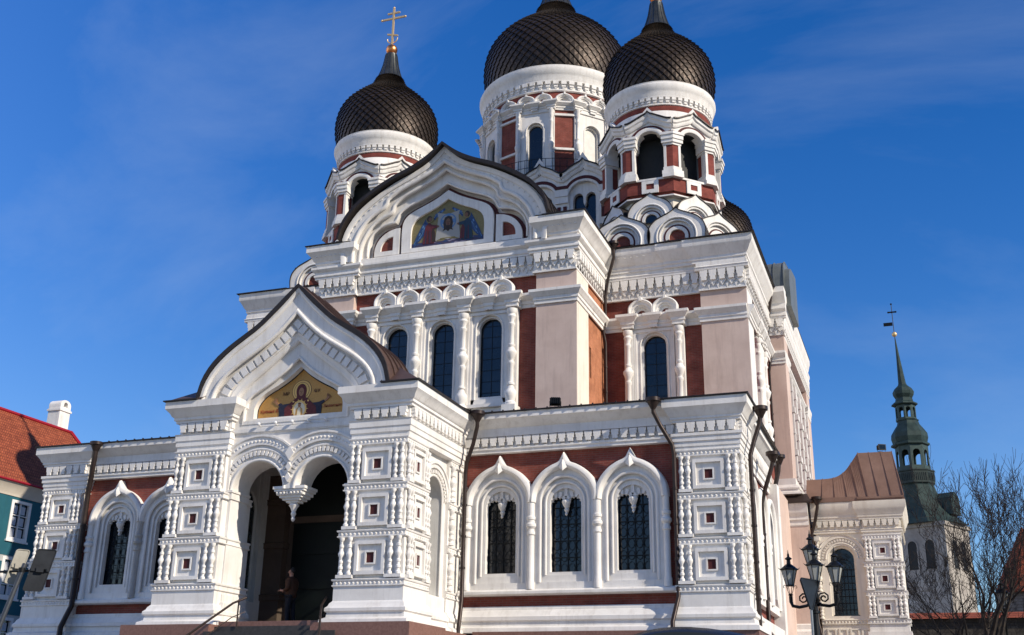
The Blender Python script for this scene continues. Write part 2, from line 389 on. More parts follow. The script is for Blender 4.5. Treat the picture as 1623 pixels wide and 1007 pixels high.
def pier(x0, x1, y0, y1, tops, steps, base_z, faces, name='pier', cols=('F',), left_cols=True):
    """tiered pier; plan rectangle x0..x1, y0(front)..y1(back); tops = band tops high to low"""
    b = MB(); xc = (x0+x1)/2; hw = (x1-x0)/2
    allz = tops + [base_z]
    red = MB(); inst_list = []
    for t in range(len(tops)):
        o = steps[t]
        b.fr = W0
        zt = tops[t]; zb = allz[t+1]
        b.box(x0-o, x1+o, -y1, -(y0-o), zb, zt)
        path = [(x0-o, -y1), (x0-o, -(y0-o)), (x1+o, -(y0-o)), (x1+o, -y1)]
        b.sweepH(path, [(q, z+zt) for q, z in BAND])
        fr = Fr(xc, y0-o, 0, 0); fr_r = Fr(x1+o, (y0+y1)/2, 0, R(90)); fr_l = Fr(x0-o, (y0+y1)/2, 0, R(-90))
        hd = (y1-y0)/2
        for key, f_, h_ in (('F', fr, hw+o), ('R', fr_r, hd), ('L', fr_l, hd)):
            if key not in faces: continue
            b.fr = f_; beads(b, [(-h_, zt-.11), (h_, zt-.11)], .040, .044, .14)
            if t == len(tops)-1: continue
            # framed square with a red heart
            zc = (zb + zt - .22)/2 + .01; s_ = min(.5, h_*.53); hh = (zt-.22-zb)/2-.12
            A = [(-s_, zc-hh), (-s_, zc+hh), (s_, zc+hh), (s_, zc-hh)]
            B = [(-s_*.80, zc-hh*.78), (-s_*.80, zc+hh*.78), (s_*.80, zc+hh*.78), (s_*.80, zc-hh*.78)]
            Cc = [(-s_*.36, zc-hh*.40), (-s_*.36, zc+hh*.40), (s_*.36, zc+hh*.40), (s_*.36, zc-hh*.40)]
            D_ = [(-s_*.26, zc-hh*.31), (-s_*.26, zc+hh*.31), (s_*.26, zc+hh*.31), (s_*.26, zc-hh*.31)]
            b.ring(A, B, 0, .12, True); b.ring(B, Cc, 0, .03, True); b.ring(Cc, D_, .0, .075, True)
            red.fr = f_; red.box(-s_*.26, s_*.26, -.01, .035, zc-hh*.31, zc+hh*.31)
            # pedestal blocks and colonnettes
            for sg in (-1, 1):
                if key == 'F' and sg < 0 and not left_cols: continue
                e0, e1 = sorted((sg*(s_+.03), sg*(h_-.0))); b.fr = f_
                b.box(e0, e1, 0, .16, zb+.03, zb+.13)
                wd = e1-e0
                for k in (.28, .78):
                    uu_ = e0+wd*k if sg > 0 else e1-wd*k
                    if key in cols: inst_list.append((f_.p(uu_, .085, zb+.13), (zt-.22-zb-.13)/.86))
                    else: b.latheF([(r_*.84, z_*(zt-.22-zb-.13)/.86) for r_, z_ in COLONNETTE], uu_, .085, zb+.13, 8)
    o = part(name, b, M['white'], cath)
    part('red_panel', red, M['maroon'], o)
    for p, s_ in inst_list: inst('baluster', ME_COLON, o, p, 0, (.84, .84, s_))
    return o
def base_mould(b, path, z0, z1, e=.12):
    h = z1-z0
    b.sweepH(path, [(0, z1), (.03, z1), (.03, z0+.62*h), (.10, z0+.55*h), (.13, z0+.48*h), (.20, z0+.42*h), (.20, z0+.34*h), (.14, z0+.30*h), (.16, z0+.18*h), (.30, z0+.12*h), (.32, z0), (-.1, z0)])

# ---- narthex: walls, plinth, cornices
NW = 13.55
nar = MB(); PITCH_W = 2.29; WC = [5.58, 7.87, 10.16]
for s_ in (1, -1):
    nar.fr = Fr(0, 0, 0, 0, s_)
    wall_holes(nar, 4.0, 12.2, .9, 7.0, [(c-.62, c+.62, 2.6, 5.62) for c in WC], -.9, -.3)
nar.fr = W0
nar.box(12.2, 13.45, -9.2, -.5, .9, 7.0); nar.box(-13.45, -12.2, -9.2, -.5, .9, 7.0)
narthex = part('narthex_wall', nar, M['brick'], cath, False)
pl = MB()
pl.box(-14.1, -4.9, -9.4, .38, -.7, .88); pl.box(4.9, 14.1, -9.4, .38, -.7, .88); pl.box(-4.9, 4.9, -9, -.2, -.7, .84)
pl.box(-5.0, -1.75, 2.7, 5.35, -.7, .82); pl.box(1.75, 4.95, 2.7, 5.35, -.7, .82); pl.box(-4.6, -3.2, -.2, 2.7, -.7, .82); pl.box(3.2, 4.6, -.2, 2.7, -.7, .82)
part('plinth', pl, M['granite'], cath, False)
ntrim = MB()
for s_ in (1, -1):
    ntrim.fr = Fr(0, 0, 0, 0, s_)
    path = [(4.0, -.3), (11.8, -.3)] if s_ > 0 else [(4.0, -.3), (11.8, -.3)]
    # base ledges between porch and pier
    ntrim.sweepH([(4.2, -.3), (11.9, -.3)], [(0, 1.72), (.12, 1.72), (.16, 1.66), (.16, 1.6), (.22, 1.55), (.28, 1.42), (.34, 1.38), (.34, 1.26), (.26, 1.22), (.28, 1.08), (.42, 1.02), (.45, .9), (.45, .86), (-.1, .86)])
    ntrim.sweepH([(4.2, -.3), (11.9, -.3)], [(0, 2.06), (.30, 2.06), (.36, 2.10), (.36, 2.18), (.30, 2.24), (.0, 2.28)])
    # frieze and cornice: wing part and pier break
    ntrim.box(4.2, 11.72, -.3, -.12, 6.86, 7.62)
    ntrim.sweepH([(4.2, -.12), (11.72, -.12)], [(0, 6.86), (.05, 6.86), (.05, 6.95), (.09, 6.98), (.09, 7.05), (0, 7.06)])
    teeth(ntrim, 4.25, 11.68, -.12, 7.1, 7.4, .31)
    ntrim.sweepH([(4.2, -.12), (11.72, -.12)], [(0, 7.42), (.14, 7.42), (.14, 7.48)] + [(o*1.0+.0, q*.86+7.5) for o, q in CORN[3:]])
    if s_ == 1: ntrim.sweepH([(13.45, -.12), (13.45, -9.2)], [(0, 7.42), (.14, 7.42), (.14, 7.48)] + [(o*1.0, q*.86+7.5) for o, q in CORN[3:]])
    # pier block above the A band
    ntrim.box(11.72, 13.75, -2.0, .02, 6.5, 7.62)
    pth = [(11.72, -.4), (11.72, .02), (13.75, .02), (13.75, -2.0)]
    ntrim.sweepH(pth, [(0, 6.50), (.03, 6.50), (.03, 6.62), (.06, 6.64), (.06, 6.78), (.10, 6.8), (.10, 6.94), (.14, 6.97), (.14, 7.06), (0, 7.08)])
    teeth(ntrim, 11.75, 13.72, .02, 7.1, 7.42, .31)
    if s_ > 0:
        ntrim.fr = Fr(13.75, 0, 0, R(90)); teeth(ntrim, 0.0, 2.0, 0, 7.1, 7.42, .31)
        ntrim.fr = Fr(13.45, 0, 0, R(90)); teeth(ntrim, 2.05, 9.1, 0.05, 7.1, 7.42, .33)
        ntrim.sweepH([(2.0, .05), (9.2, .05)], [(0, 6.6), (.05, 6.62), (.05, 6.8), (.1, 6.84), (.1, 7.02), (0, 7.06)])
        ntrim.fr = Fr(0, 0, 0, 0, s_)
    ntrim.sweepH(pth, [(0, 7.44), (.10, 7.44), (.10, 7.5), (.15, 7.53), (.15, 7.6), (.2, 7.64), (.24, 7.74), (.33, 7.86), (.37, 7.90), (.37, 8.17), (-.3, 8.17)])
part('narthex_cornice', ntrim, M['white'], cath)
# side wall arcade of the narthex (seen edge-on past the right pier)
sidew = MB(Fr(13.45, 0, 0, R(90)))
for c in (3.2, 5.4, 7.6):
    A = arch(c, 1.02, 2.2, 5.1); B = arch(c, .70, 2.6, 5.05); sidew.ring(A, B, 0, .2)
    sidew.sweepV(A, roll(0, .12, .2)); 
sidew.box(2.0, 9.0, 0, .22, 2.0, 2.3); sidew.box(2.0, 9.0, 0, .35, .86, 1.5)
for u in (2.1, 4.3, 6.5, 8.7): sidew.latheF([(.11, 0), (.11, 1.7), (.17, 1.75), (.17, 1.85), (.13, 1.9), (.18, 2.0), (.18, 2.1), (.12, 2.2), (.12, 3.0)], u, .18, 2.25, 10)
sidew.box(8.6, 9.25, 0, .4, .86, 7.0)
part('side_arcade', sidew, M['white'], cath)
sg = MB(Fr(13.45, 0, 0, R(90)))
for c in (3.2, 5.4, 7.6): sg.prism(arch(c, .7, 2.6, 5.05), .0, .03)
part('side_glass', sg, M['glass'], cath)
# eaves: thin dark sheet edges
nroof = MB()
def eave_prof(z): return [(-.3, z), (.0, z), (.06, z+.01), (.06, z+.05), (-.3, z+.10)]
for s_ in (1, -1):
    nroof.fr = Fr(0, 0, 0, 0, s_)
    nroof.sweepH([(4.3, .33), (11.35, .33)], eave_prof(8.172)); nroof.sweepH([(11.35, .0), (11.35, .39), (14.12, .39), (14.12, -2.4)], eave_prof(8.176))
    nroof.quad(*[nroof.fr.p(*q) for q in ((4.2, .3, 8.2), (14.1, .3, 8.2), (14.0, -7.6, 8.32), (4.2, -7.6, 8.9))])
    if s_ > 0: nroof.sweepH([(13.9, -2.3), (13.9, -9.2)], eave_prof(8.173)); nroof.quad((14.05, 0, 8.2), (14.05, 9.2, 8.2), (12.0, 9.2, 8.35), (12.0, 0, 8.35))
    for k in range(18): nroof.box(4.6+k*.4, 4.64+k*.4, .36, .42, 8.16, 8.25)
nroof.fr = W0; nroof.quad((-4.3, -3, 8.3), (4.3, -3, 8.3), (4.3, 7.6, 9.1), (-4.3, 7.6, 9.1))
part('narthex_roof', nroof, M['edge'], cath, False)

# ---- narthex windows
def wing_window(fr, c, first, seed):
    b = MB(fr)
    A = arch(c, 1.145, 2.24, 5.12, 20); B = arch(c, .88, 2.46, 5.10, 20)
    Ai = arch(c, 1.12, 2.24, 5.12, 20)
    b.ring(Ai, B, -.3, -.14)
    b.sweepV(B, roll(-.03, .055, -.14))
    C_ = arch(c, .68, 2.70, 5.08, 20); b.ring(arch(c, .88, 2.46, 5.10, 20), C_, -.42, -.22)
    b.sweepV(C_, roll(0, .045, -.22))
    D_ = arch(c, .54, 2.80, 5.02, 20); b.ring(C_, D_, -.48, -.265)
    b.box(c-1.12, c+1.12, -.6, -.12, 2.2, 2.47); b.box(c-.88, c+.88, -.6, -.21, 2.44, 2.70); b.box(c-.68, c+.68, -.6, -.255, 2.66, 2.80)
    # outer round arch with pointed keystone; a shaft at each side is shared by neighbours
    half = [(1.145, 5.1), (1.10, 5.45), (.95, 5.76), (.70, 6.04), (.42, 6.22), (.2, 6.31), (.08, 6.40), (0, 6.54)]
    crv = shiftc(sym(half, 4), c)
    b.sweepV(crv, [(-.14, -.3), (-.14, -.05), (-.11, .01), (-.05, .06), (.02, .06), (.08, .02), (.1, -.06), (.1, -.3)])
    kv = [b.a(c+du, dd, ww) for du, dd, ww in ((-.15, .03, 6.22), (0, .10, 6.08), (.15, .03, 6.22), (.06, .05, 6.42), (0, .02, 6.57), (-.06, .05, 6.42), (0, .15, 6.33))]
    for q in range(6): b.face((kv[q], kv[(q+1) % 6], kv[6]))
    for sg in ((-1, 1) if first else (1,)):
        x, y, z = fr.p(c+sg*1.145, -.08, 2.24)
        b.lathe([(.13, 0), (.13, .25), (.105, .3), (.105, 1.75), (.14, 1.78), (.14, 1.86), (.11, 1.9), (.11, 1.96), (.175, 2.04), (.175, 2.12), (.12, 2.18), (.12, 2.25), (.15, 2.28), (.15, 2.36), (.11, 2.4), (.11, 2.92)], (x, y, z), 12)
    o = part('arched_window', b, M['white'], cath)
    # tracery: two scalloped lobes and a hanging drop
    t = MB(fr); pts = [(c-.54, 5.0)]
    pts += [(c-.56*math.cos(math.pi*i/16), 5.05+.58*math.sin(math.pi*i/16)) for i in range(17)] + [(c+.54, 5.0)]
    def lobe(cc, r_, a0, a1, n=5):
        o_ = []
        for k in range(n):
            for j in range(4):
                a = a0+(a1-a0)*(k+j/4)/n; rr_ = r_ + .055*abs(math.sin(math.pi*(j/4))); o_.append((cc+rr_*math.cos(a), 5.02+rr_*math.sin(a)))
        return o_
    pts += lobe(c+.285, .205, 0, math.pi*.93) + [(c+.09, 4.98), (c+.06, 4.9), (c+.075, 4.86), (c+.04, 4.78), (c, 4.68), (c-.04, 4.78), (c-.075, 4.86), (c-.06, 4.9), (c-.09, 4.98)] + lobe(c-.285, .205, math.pi*.07, math.pi)
    t.prism(pts, -.46, -.38)
    for cc in (c-.285, c+.285):
        for k in range(6):
            a = math.pi*(k+.5)/6
            t.prism([(cc+.25*math.cos(a-.13), 5.02+.25*math.sin(a-.13)), (cc+.40*math.cos(a-.16), 5.04+.40*math.sin(a-.16)), (cc+.42*math.cos(a), 5.04+.42*math.sin(a)), (cc+.40*math.cos(a+.16), 5.04+.40*math.sin(a+.16)), (cc+.25*math.cos(a+.13), 5.02+.25*math.sin(a+.13))], -.4, -.31)
    t.box(c-.05, c+.05, -.4, -.30, 5.3, 5.62); t.latheF([(.0, -.42), (.05, -.36), (.03, -.3), (.08, -.22), (.05, -.16), (.12, -.06), (.16, .06), (.12, .12)], c, -.36, 5.06, 8)
    part('tracery', t, M['white'], o)
    g = MB(fr); g.prism(arch(c, .62, 2.7, 5.0), -.62, -.58); part('glass_pane', g, M['glass'], o, False)
    k = MB(fr); rnd = random.Random(seed)
    for u in (-.27, 0, .27): k.box(c+u-.012, c+u+.012, -.55, -.53, 2.8, 5.2)
    for z in (3.3, 3.85, 4.4, 4.95): k.box(c-.56, c+.56, -.545, -.525, z-.012, z+.012)
    for r_ in range(6):
        for q in (-.40, -.135, .135, .40):
            zc = 2.95+r_*.37
            k.tubeF([(c+q+.11*math.cos(a), -.54, zc+.16*math.sin(a)) for a in [2*math.pi*i/8 for i in range(9)]], .009, 4)
    part('grille', k, M['iron'], o)
for s_ in (1, -1):
    for i, c in enumerate(WC):
        if s_ < 0 and i == 0: continue
        wing_window(Fr(0, 0, 0, 0), s_*c, (i == (0 if s_ > 0 else 2)) or s_ < 0, i+s_)

# ---- narthex piers
TOPS_W = [6.52, 5.11, 3.68, 2.23]
for s_ in (1, -1):
    x0, x1 = (11.78, 13.70) if s_ > 0 else (-13.70, -11.78)
    o = pier(x0, x1, 0.0, 1.6, TOPS_W, [0, .05, .09, .12], 1.9, ('F', 'R') if s_ > 0 else ('F',))
    b = MB(); q = .12
    base_mould(b, [(x0-q, -1.7), (x0-q, q), (x1+q, q), (x1+q, -1.7)], .86, 2.02); b.box(x0-q, x1+q, -1.6, q, .86, 2.02)
    part('pier_base', b, M['white'], o)

# ---- porch
TOPS_P = [6.47, 5.02, 3.58, 2.11]
for s_ in (1, -1):
    x0, x1 = (2.31, 4.21) if s_ > 0 else (-4.21, -2.31)
    o = pier(x0, x1, -4.53, -2.95, TOPS_P, [0, .07, .13, .18], 1.75, ('F', 'R') if s_ > 0 else ('F',), cols=('F',))
    b = MB(); q = .18
    base_mould(b, [(x0-q, 2.9), (x0-q, 4.53+q), (x1+q, 4.53+q), (x1+q, 2.9)], .80, 1.9); b.box(x0-q, x1+q, 2.9, 4.53+q, .8, 1.9)
    part('pier_base', b, M['white'], o)
pw = MB()
FP = 4.30           # arch wall face: y = -4.30
pw.fr = Fr(0, -FP, 0, 0)
IN_R, IN_C, SPR = .96, 1.17, 5.08
# spandrel wall with two round arches, hanging drop between
def two_arch(rad, n=14):
    p = [(-IN_C-rad*math.cos(math.pi*i/n), SPR+rad*math.sin(math.pi*i/n)) for i in range(n+1)]
    q = [(IN_C-rad*math.cos(math.pi*i/n), SPR+rad*math.sin(math.pi*i/n)) for i in range(n+1)]
    return p, q
pa, qa = two_arch(IN_R)
poly = [(-2.35, 6.99), (2.35, 6.99), (2.35, SPR)] + qa[::-1] + pa[::-1] + [(-2.35, SPR)]
pw.prism(poly, -1.0, 0)
# inner jamb responds next to the piers
for s_ in (-1, 1):
    pw.fr = Fr(0, -FP, 0, 0, s_)
    pw.box(IN_C+IN_R, 2.4, -1.0, 0, 1.2, SPR); pw.sweepH([(IN_C+IN_R, -1.0), (IN_C+IN_R, 0.0), (2.4, 0.0)], [(0, SPR-.26), (.05, SPR-.24), (.05, SPR-.05), (.09, SPR-.03), (.09, SPR+.04), (0, SPR+.06)])
    pw.sweepH([(IN_C+IN_R, -1.0), (IN_C+IN_R, 0.0), (2.4, 0.0)][::-1] if False else [(2.4, 0.02), (IN_C+IN_R, 0.02)], [(0, 3.4), (.06, 3.42), (.06, 3.6), (0, 3.62)])
    pw.box(IN_C+IN_R-.16, 2.4, -.9, .1, .82, 1.55); pw.box(IN_C+IN_R-.08, 2.4, -.9, .05, 1.55, 1.8)
pw.fr = Fr(0, -FP, 0, 0)
# nested arch rings: roll, teeth ring, outer bead arch
def clip_pair(rad):
    h = math.sqrt(max(rad*rad-IN_C*IN_C, 0)) if rad > IN_C else 0
    amax = math.acos(min(1, IN_C/rad)) if rad > IN_C else 0
    L1 = [(-IN_C+rad*math.cos(a), SPR+rad*math.sin(a)) for a in [math.pi-(math.pi-amax)*i/16 for i in range(17)]]
    return L1, [(-u, q) for u, q in L1[::-1]]
for rad, prof in ((1.0, roll(0, .05, .0)), (1.36, roll(0, .05, .0)), (1.62, [(-.13, 0), (-.13, .08), (.10, .08), (.14, .13), (.2, .13), (.2, 0)])):
    l1, l2 = clip_pair(rad)
    lim = lambda P_: [(max(-2.34, min(2.34, u)), q) for u, q in P_]
    for l in (l1, l2): pw.sweepV(lim(l), prof)
l1, l2 = clip_pair(1.22)
for l in (l1, l2): teeth_curve(pw, l, 0, .07, -.07, .08, .15, .6)
l1, l2 = clip_pair(1.62)
for l in (l1, l2): beads(pw, [p for p in l if abs(p[0]) < 2.3], .075, .042, .14)
for zc, e in ((5.43, .10), (5.77, .10), (6.22, .16)): pw.prism([(-e, zc), (0, zc+e*1.5), (e, zc), (0, zc-e*1.5)], -.1, .15)
# hanging drop
x, y, z = 0, -FP+.42, SPR
drop = MB(); drop.fr = Fr(0, -FP, 0, 0)
for i, (h0, h1, e) in enumerate(((.0, .09, .60), (-.07, 0, .56), (-.18, -.07, .5), (-.26, -.18, .42), (-.33, -.26, .34), (-.40, -.33, .24))):
    drop.box(-e+.02, e-.02, -.46-e*.62, -.46+e*.78, SPR+h0, SPR+h1)
beads(drop, [(-.5, SPR-.12), (.5, SPR-.12)], -.05, .045, .13)
drop.latheF([(.0, -1.0), (.05, -.96), (.07, -.9), (.04, -.85), (.09, -.74), (.06, -.68), (.11, -.56), (.17, -.48), (.12, -.40)], 0, -.42, SPR, 12)
porch = part('porch_wall', pw, M['white'], cath)
part('pendant', drop, M['white'], porch)
# blocks over the piers + frieze + cornice with corner return
pc = MB()
for s_ in (1, -1):
    pc.fr = Fr(0, 0, 0, 0, s_)
    pc.box(2.30, 4.25, .2, 4.50, 6.45, 7.6)
    pth = [(2.30, 4.15), (2.30, 4.50), (4.25, 4.50), (4.25, .0)]
    pc.sweepH(pth, [(0, 6.45), (.03, 6.47), (.03, 6.62), (.07, 6.65), (.07, 6.80), (.10, 6.83), (.10, 7.02), (.13, 7.05), (0, 7.08)])
    teeth(pc, 2.33, 4.22, 4.50, 7.12, 7.42, .31, .14, .0)
    pc.sweepH(pth, [(0, 7.44), (.12, 7.44), (.12, 7.50), (.18, 7.54), (.18, 7.62), (.24, 7.66), (.29, 7.76), (.38, 7.86), (.42, 7.9), (.42, 8.13), (-.3, 8.13)])
    if s_ > 0:
        pc.fr = Fr(4.25, 0, 0, R(90)); teeth(pc, -4.45, -.2, 0, 7.12, 7.42, .31, .14, .22)
pc.fr = W0
# side elevation wall above the side arch, both sides (mirror)
for s_ in (1, -1):
    pc.fr = Fr(4.1*s_, 0, 0, R(90)*s_)       # u runs along y (right side) / reversed on the left
    yy = lambda y_: y_*s_
    ca = yy(-2.0)
    loop = arch(ca, .72, .9, 5.0, 16); out = rect_of(loop, ca-1.02, ca+1.02, .9, 6.9, ca, 5.0)
    loop[0] = (ca-.72, 1.9); loop[-1] = (ca+.72, 1.9); out[0] = (ca-1.02, 1.9); out[-1] = (ca+1.02, 1.9)
    pc.ring(out, loop, -1.05, -.05); pc.box(ca-1.02, ca+1.02, -1.05, .02, .8, 1.9)
    pc.sweepV(arch(ca, .74, 1.95, 5.0), roll(0, .05, -.05)); pc.sweepV(arch(ca, 1.0, 1.95, 5.0)[1:-1], [(-.02, -.05), (-.02, .03), (.1, .03), (.12, .08), (.2, .08), (.2, -.05)])
    teeth_curve(pc, arch(ca, .86, 4.95, 5.0)[1:-1], -.05, .03, -.05, .06, .13)
    pc.box(ca-1.06, ca-.98, -.5, .05, 1.9, 6.5)
    # respond strip against the narthex wall
    a, b_ = sorted((yy(-1.0), yy(.4)))
    pc.box(a, b_, -.9, .06, .8, 7.6)
    for zt in (6.47, 5.02, 3.58, 2.11): pc.sweepH([(a, .06), (b_, .06)], [(q, z+zt) for q, z in BAND]); beads(pc, [(a, zt-.11), (a+.6*1, zt-.11)], .10, .05, .15)
    for z0, z1 in ((5.05, 6.25), (3.62, 4.8), (2.14, 3.36)):
        for q in (.15, .85): pc.latheF([(r_*1.15, h_*(z1-z0)/.86) for r_, h_ in COLONNETTE], a+(b_-a)*q, .12, z0, 9)
    base_mould(pc, [(a, .06), (b_, .06)], .8, 1.9)
    if s_ > 0: base_mould(pc, [(ca-1.0, .02), (ca+1.0, .02)], .8, 1.85)
part('porch_cornice', pc, M['white'], cath)
# porch side window leading
for s_ in (1, -1):
    b = MB(Fr(4.1*s_, 0, 0, R(90)*s_)); ca = -2.0*s_
    A = arch(ca, .72, 1.9, 5.0); B = arch(ca, .66, 1.96, 5.0); b.ring(A, B, -.95, -.88, True)
    for u in (-.24, .24): b.box(ca+u-.025, ca+u+.025, -.94, -.89, 1.9, 5.6)
    for z in (2.75, 3.5, 4.25, 5.0): b.box(ca-.7, ca+.7, -.938, -.892, z-.025, z+.025)
    o = part('porch_window', b, M['iron'], cath)
    g = MB(Fr(4.1*s_, 0, 0, R(90)*s_)); g.prism(A, -.92, -.912); part('glass_pane', g, M['thin'], o, False)
# porch interior
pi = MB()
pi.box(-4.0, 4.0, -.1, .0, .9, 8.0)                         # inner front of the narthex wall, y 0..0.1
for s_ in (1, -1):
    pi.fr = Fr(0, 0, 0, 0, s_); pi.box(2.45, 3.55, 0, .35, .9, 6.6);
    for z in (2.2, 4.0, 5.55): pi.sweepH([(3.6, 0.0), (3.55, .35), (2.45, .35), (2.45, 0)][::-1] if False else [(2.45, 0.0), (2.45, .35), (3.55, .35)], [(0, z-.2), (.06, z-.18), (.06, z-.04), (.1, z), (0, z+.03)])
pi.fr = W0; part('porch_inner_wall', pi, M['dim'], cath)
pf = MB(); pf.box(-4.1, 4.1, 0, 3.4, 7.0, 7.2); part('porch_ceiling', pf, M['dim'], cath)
pf = MB(); pf.box(-3.0, 3.0, 0.0, 4.75, -.65, .93); part('porch_floor', pf, M['granite'], cath)
dr = MB(); dr.box(-2.2, 2.2, -.02, .10, .93, 4.72); dr.prism(arch(0, 2.2, 4.95, 5.0), -.02, .06)
for k in (0, 1):
    for z0 in (1.2, 2.4, 3.6): dr.box(-2.0+k*2.15, -2.0+k*2.15+1.85, .10, .14, z0, z0+1.0)
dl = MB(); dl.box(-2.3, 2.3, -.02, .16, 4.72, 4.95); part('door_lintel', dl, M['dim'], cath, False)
part('entrance_door', dr, M['greendoor'], cath)
# porch gable: ogee outline with stepped reveals
H0 = [(3.5, 8.15), (3.32, 8.80), (2.95, 9.36), (2.4, 9.84), (1.85, 10.20), (1.35, 10.53), (.85, 10.97), (.38, 11.42), (0, 11.85)]
H1 = [(3.05, 7.72), (2.98, 8.35), (2.7, 8.85), (2.2, 9.28), (1.62, 9.65), (1.05, 10.02), (.5, 10.48), (0, 11.0)]
H2 = [(2.30, 7.12), (2.28, 7.95), (2.10, 8.35), (1.7, 8.74), (1.2, 9.12), (.65, 9.55), (0, 10.05)]
H3 = [(1.95, 7.3), (1.93, 7.9), (1.72, 8.28), (1.1, 8.66), (.5, 9.05), (0, 9.5)]
H4 = [(1.66, 7.50), (1.64, 7.95), (1.36, 8.32), (.75, 8.66), (.35, 8.92), (0, 9.22)]
def resamp(curve, n=41):
    L_ = [0]
    for a, b in zip(curve, curve[1:]): L_.append(L_[-1]+math.dist(a, b))
    out = []
    for k in range(n):
        s_ = k/(n-1)*L_[-1]; i = max(j for j in range(len(L_)-1) if L_[j] <= s_+1e-9); t = (s_-L_[i])/max(L_[i+1]-L_[i], 1e-9)
        out.append((curve[i][0]+(curve[i+1][0]-curve[i][0])*t, curve[i][1]+(curve[i+1][1]-curve[i][1])*t))
    return out
c0, c1, c2, c3, c4 = [resamp(sym(h)) for h in (H0, H1, H2, H3, H4)]
pg = MB(Fr(0, -4.3, 0, 0))
pg.prism(c0, -1.35, -.38)                                     # body behind
pg.ring(c0, c1, -.4, .36); pg.sweepV(resamp(sym([(u*.975, q-.1) for u, q in H0])), [(-.05, .36), (-.05, .40), (.0, .44), (.1, .44), (.1, .3)])
pg.sweepV(c1, roll(.0, .07, .36)); 
ctm = resamp(sym([(2.72, 7.7), (2.64, 8.25), (2.38, 8.70), (1.95, 9.06), (1.4, 9.43), (.8, 9.85), (.3, 10.28), (0, 10.58)]))
pg.ring(c1, resamp(sym([(2.46, 7.42), (2.42, 8.12), (2.2, 8.52), (1.8, 8.90), (1.28, 9.27), (.7, 9.68), (.3, 10.0), (0, 10.28)])), -.4, .20)
teeth_curve(pg, ctm, .19, .29, -.15, .15, .30, .74)
pg.sweepV(c2, [(-.02, 0), (-.02, .1), (.04, .16), (.12, .16), (.2, .22), (.2, 0)])
pg.ring(resamp(sym([(2.5, 7.12), (2.48, 8.1), (2.2, 8.55), (1.8, 8.92), (1.28, 9.3), (.7, 9.72), (0, 10.3)])), c2, -.4, .14)
pg.ring(c2, c3, -.4, -.0); pg.sweepV(c3, roll(0, .05, .0)); pg.ring(c3, c4, -.4, -.14)
pg.box(-2.34, 2.34, -1.0, .045, 6.985, 7.17); pg.box(-2.32, 2.32, -.4, .016, 7.15, 7.36); pg.box(-1.98, 1.98, -.38, .04, 7.30, 7.42); pg.box(-1.9, 1.9, -.38, -.1, 7.40, 7.52); pg.box(-2.32, 2.32, 0, .07, 7.02, 7.14)
pg.box(-3.4, -2.25, -.4, .19, 7.2, 8.2); pg.box(2.25, 3.4, -.4, .19, 7.2, 8.2)
gable = part('porch_gable', pg, M['white'], cath)
fl = MB(Fr(0, -4.3, 0, 0))
for u in (-1.25, -.62, 0, .62, 1.25):
    x, y, z = fl.fr.p(u, .14, 7.26); fl.ball(x, y, z, .06, 8, 6); fl.tubeF([(u, 0, 7.22), (u, .12, 7.24)], .015, 5)
fl.tubeF([(-1.25, .03, 7.2), (1.25, .03, 7.2)], .01, 4)
part('lamp_row', fl, plain('white_bulb', (.7, .7, .7), .2), gable)
# short barrel roof behind the gable, with standing seams
rf = MB(Fr(0, -4.3, 0, 0)); cr_ = resamp(sym([(u+.05 if u else 0, q+.06) for u, q in H0]))
cr2 = resamp(sym([(u+.09 if u else 0, q+.12) for u, q in H0]))
rf.ring(cr2, cr_, -1.45, .44)
for k in range(1, 5): rf.sweepV(cr2, [(0, .44-k*.45), (.05, .44-k*.45), (.05, .41-k*.45), (0, .41-k*.45)])
proof = part('porch_roof', rf, [M['roofbrown']], cath)
ed = MB(Fr(0, -4.3, 0, 0)); ed.ring(resamp(sym([(u+.10 if u else 0, q+.125) for u, q in H0])), resamp(sym([(u+.0 if u else 0, q+.0) for u, q in H0])), .42, .49)
for s_ in (1, -1):
    ed.fr = Fr(0, 0, 0, 0, s_); ed.sweepH([(3.45, 4.6), (3.45, 4.93), (4.68, 4.93), (4.68, 0.2)], eave_prof(8.135))
part('roof_edge', ed, M['edge'], proof)
rs = MB()
for s_ in (1, -1):
    f_ = Fr(0, 0, 0, 0, s_); rs.quad(*[f_.p(*q) for q in ((3.3, 4.85, 8.2), (4.66, 4.85, 8.2), (4.66, 0, 8.25), (3.0, 1.3, 9.2), (3.0, 3.2, 9.3))])
    rs.quad(*[f_.p(*q) for q in ((3.0, 3.0, 9.3), (4.66, 0, 8.25), (4.6, -3, 8.6), (0, -3, 9.0), (0, 2.6, 9.4))])
part('side_roof', rs, M['roofbrown'], proof, False)

# ---- porch icon (flat mosaic panel, layered 4 mm)
ICONMATS = [noise_mat('gold_mosaic', (.40, .21, .055), (.50, .28, .085), 18, .5, .25, .1, bscale=70), noise_mat('maroon_mosaic', (.075, .014, .016), (.12, .022, .024), 14, .6, bump=.05), noise_mat('dark_blue_mosaic', (.012, .014, .03), (.025, .028, .05), 12, .6, bump=.05), plain('flesh_mosaic', (.30, .15, .075), .6), plain('pale_mosaic', (.62, .56, .42), .6), plain('brown_line', (.10, .035, .012), .6), plain('halo_mosaic', (.66, .40, .12), .45, .3), plain('black_mosaic', (.012, .010, .010), .6)]
ic = MB(Fr(0, -3.93, 0, 0))
def lay(mb, m, pts, k): mb.m = m; mb.prism(pts, 0, .012+.004*k)
def ell(c, rx, ry, n=20, a0=0, a1=2*math.pi): return [(c[0]+rx*math.cos(a0+(a1-a0)*i/n), c[1]+ry*math.sin(a0+(a1-a0)*i/n)) for i in range(n)]
lay(ic, 7, resamp(sym(H4)), 0)
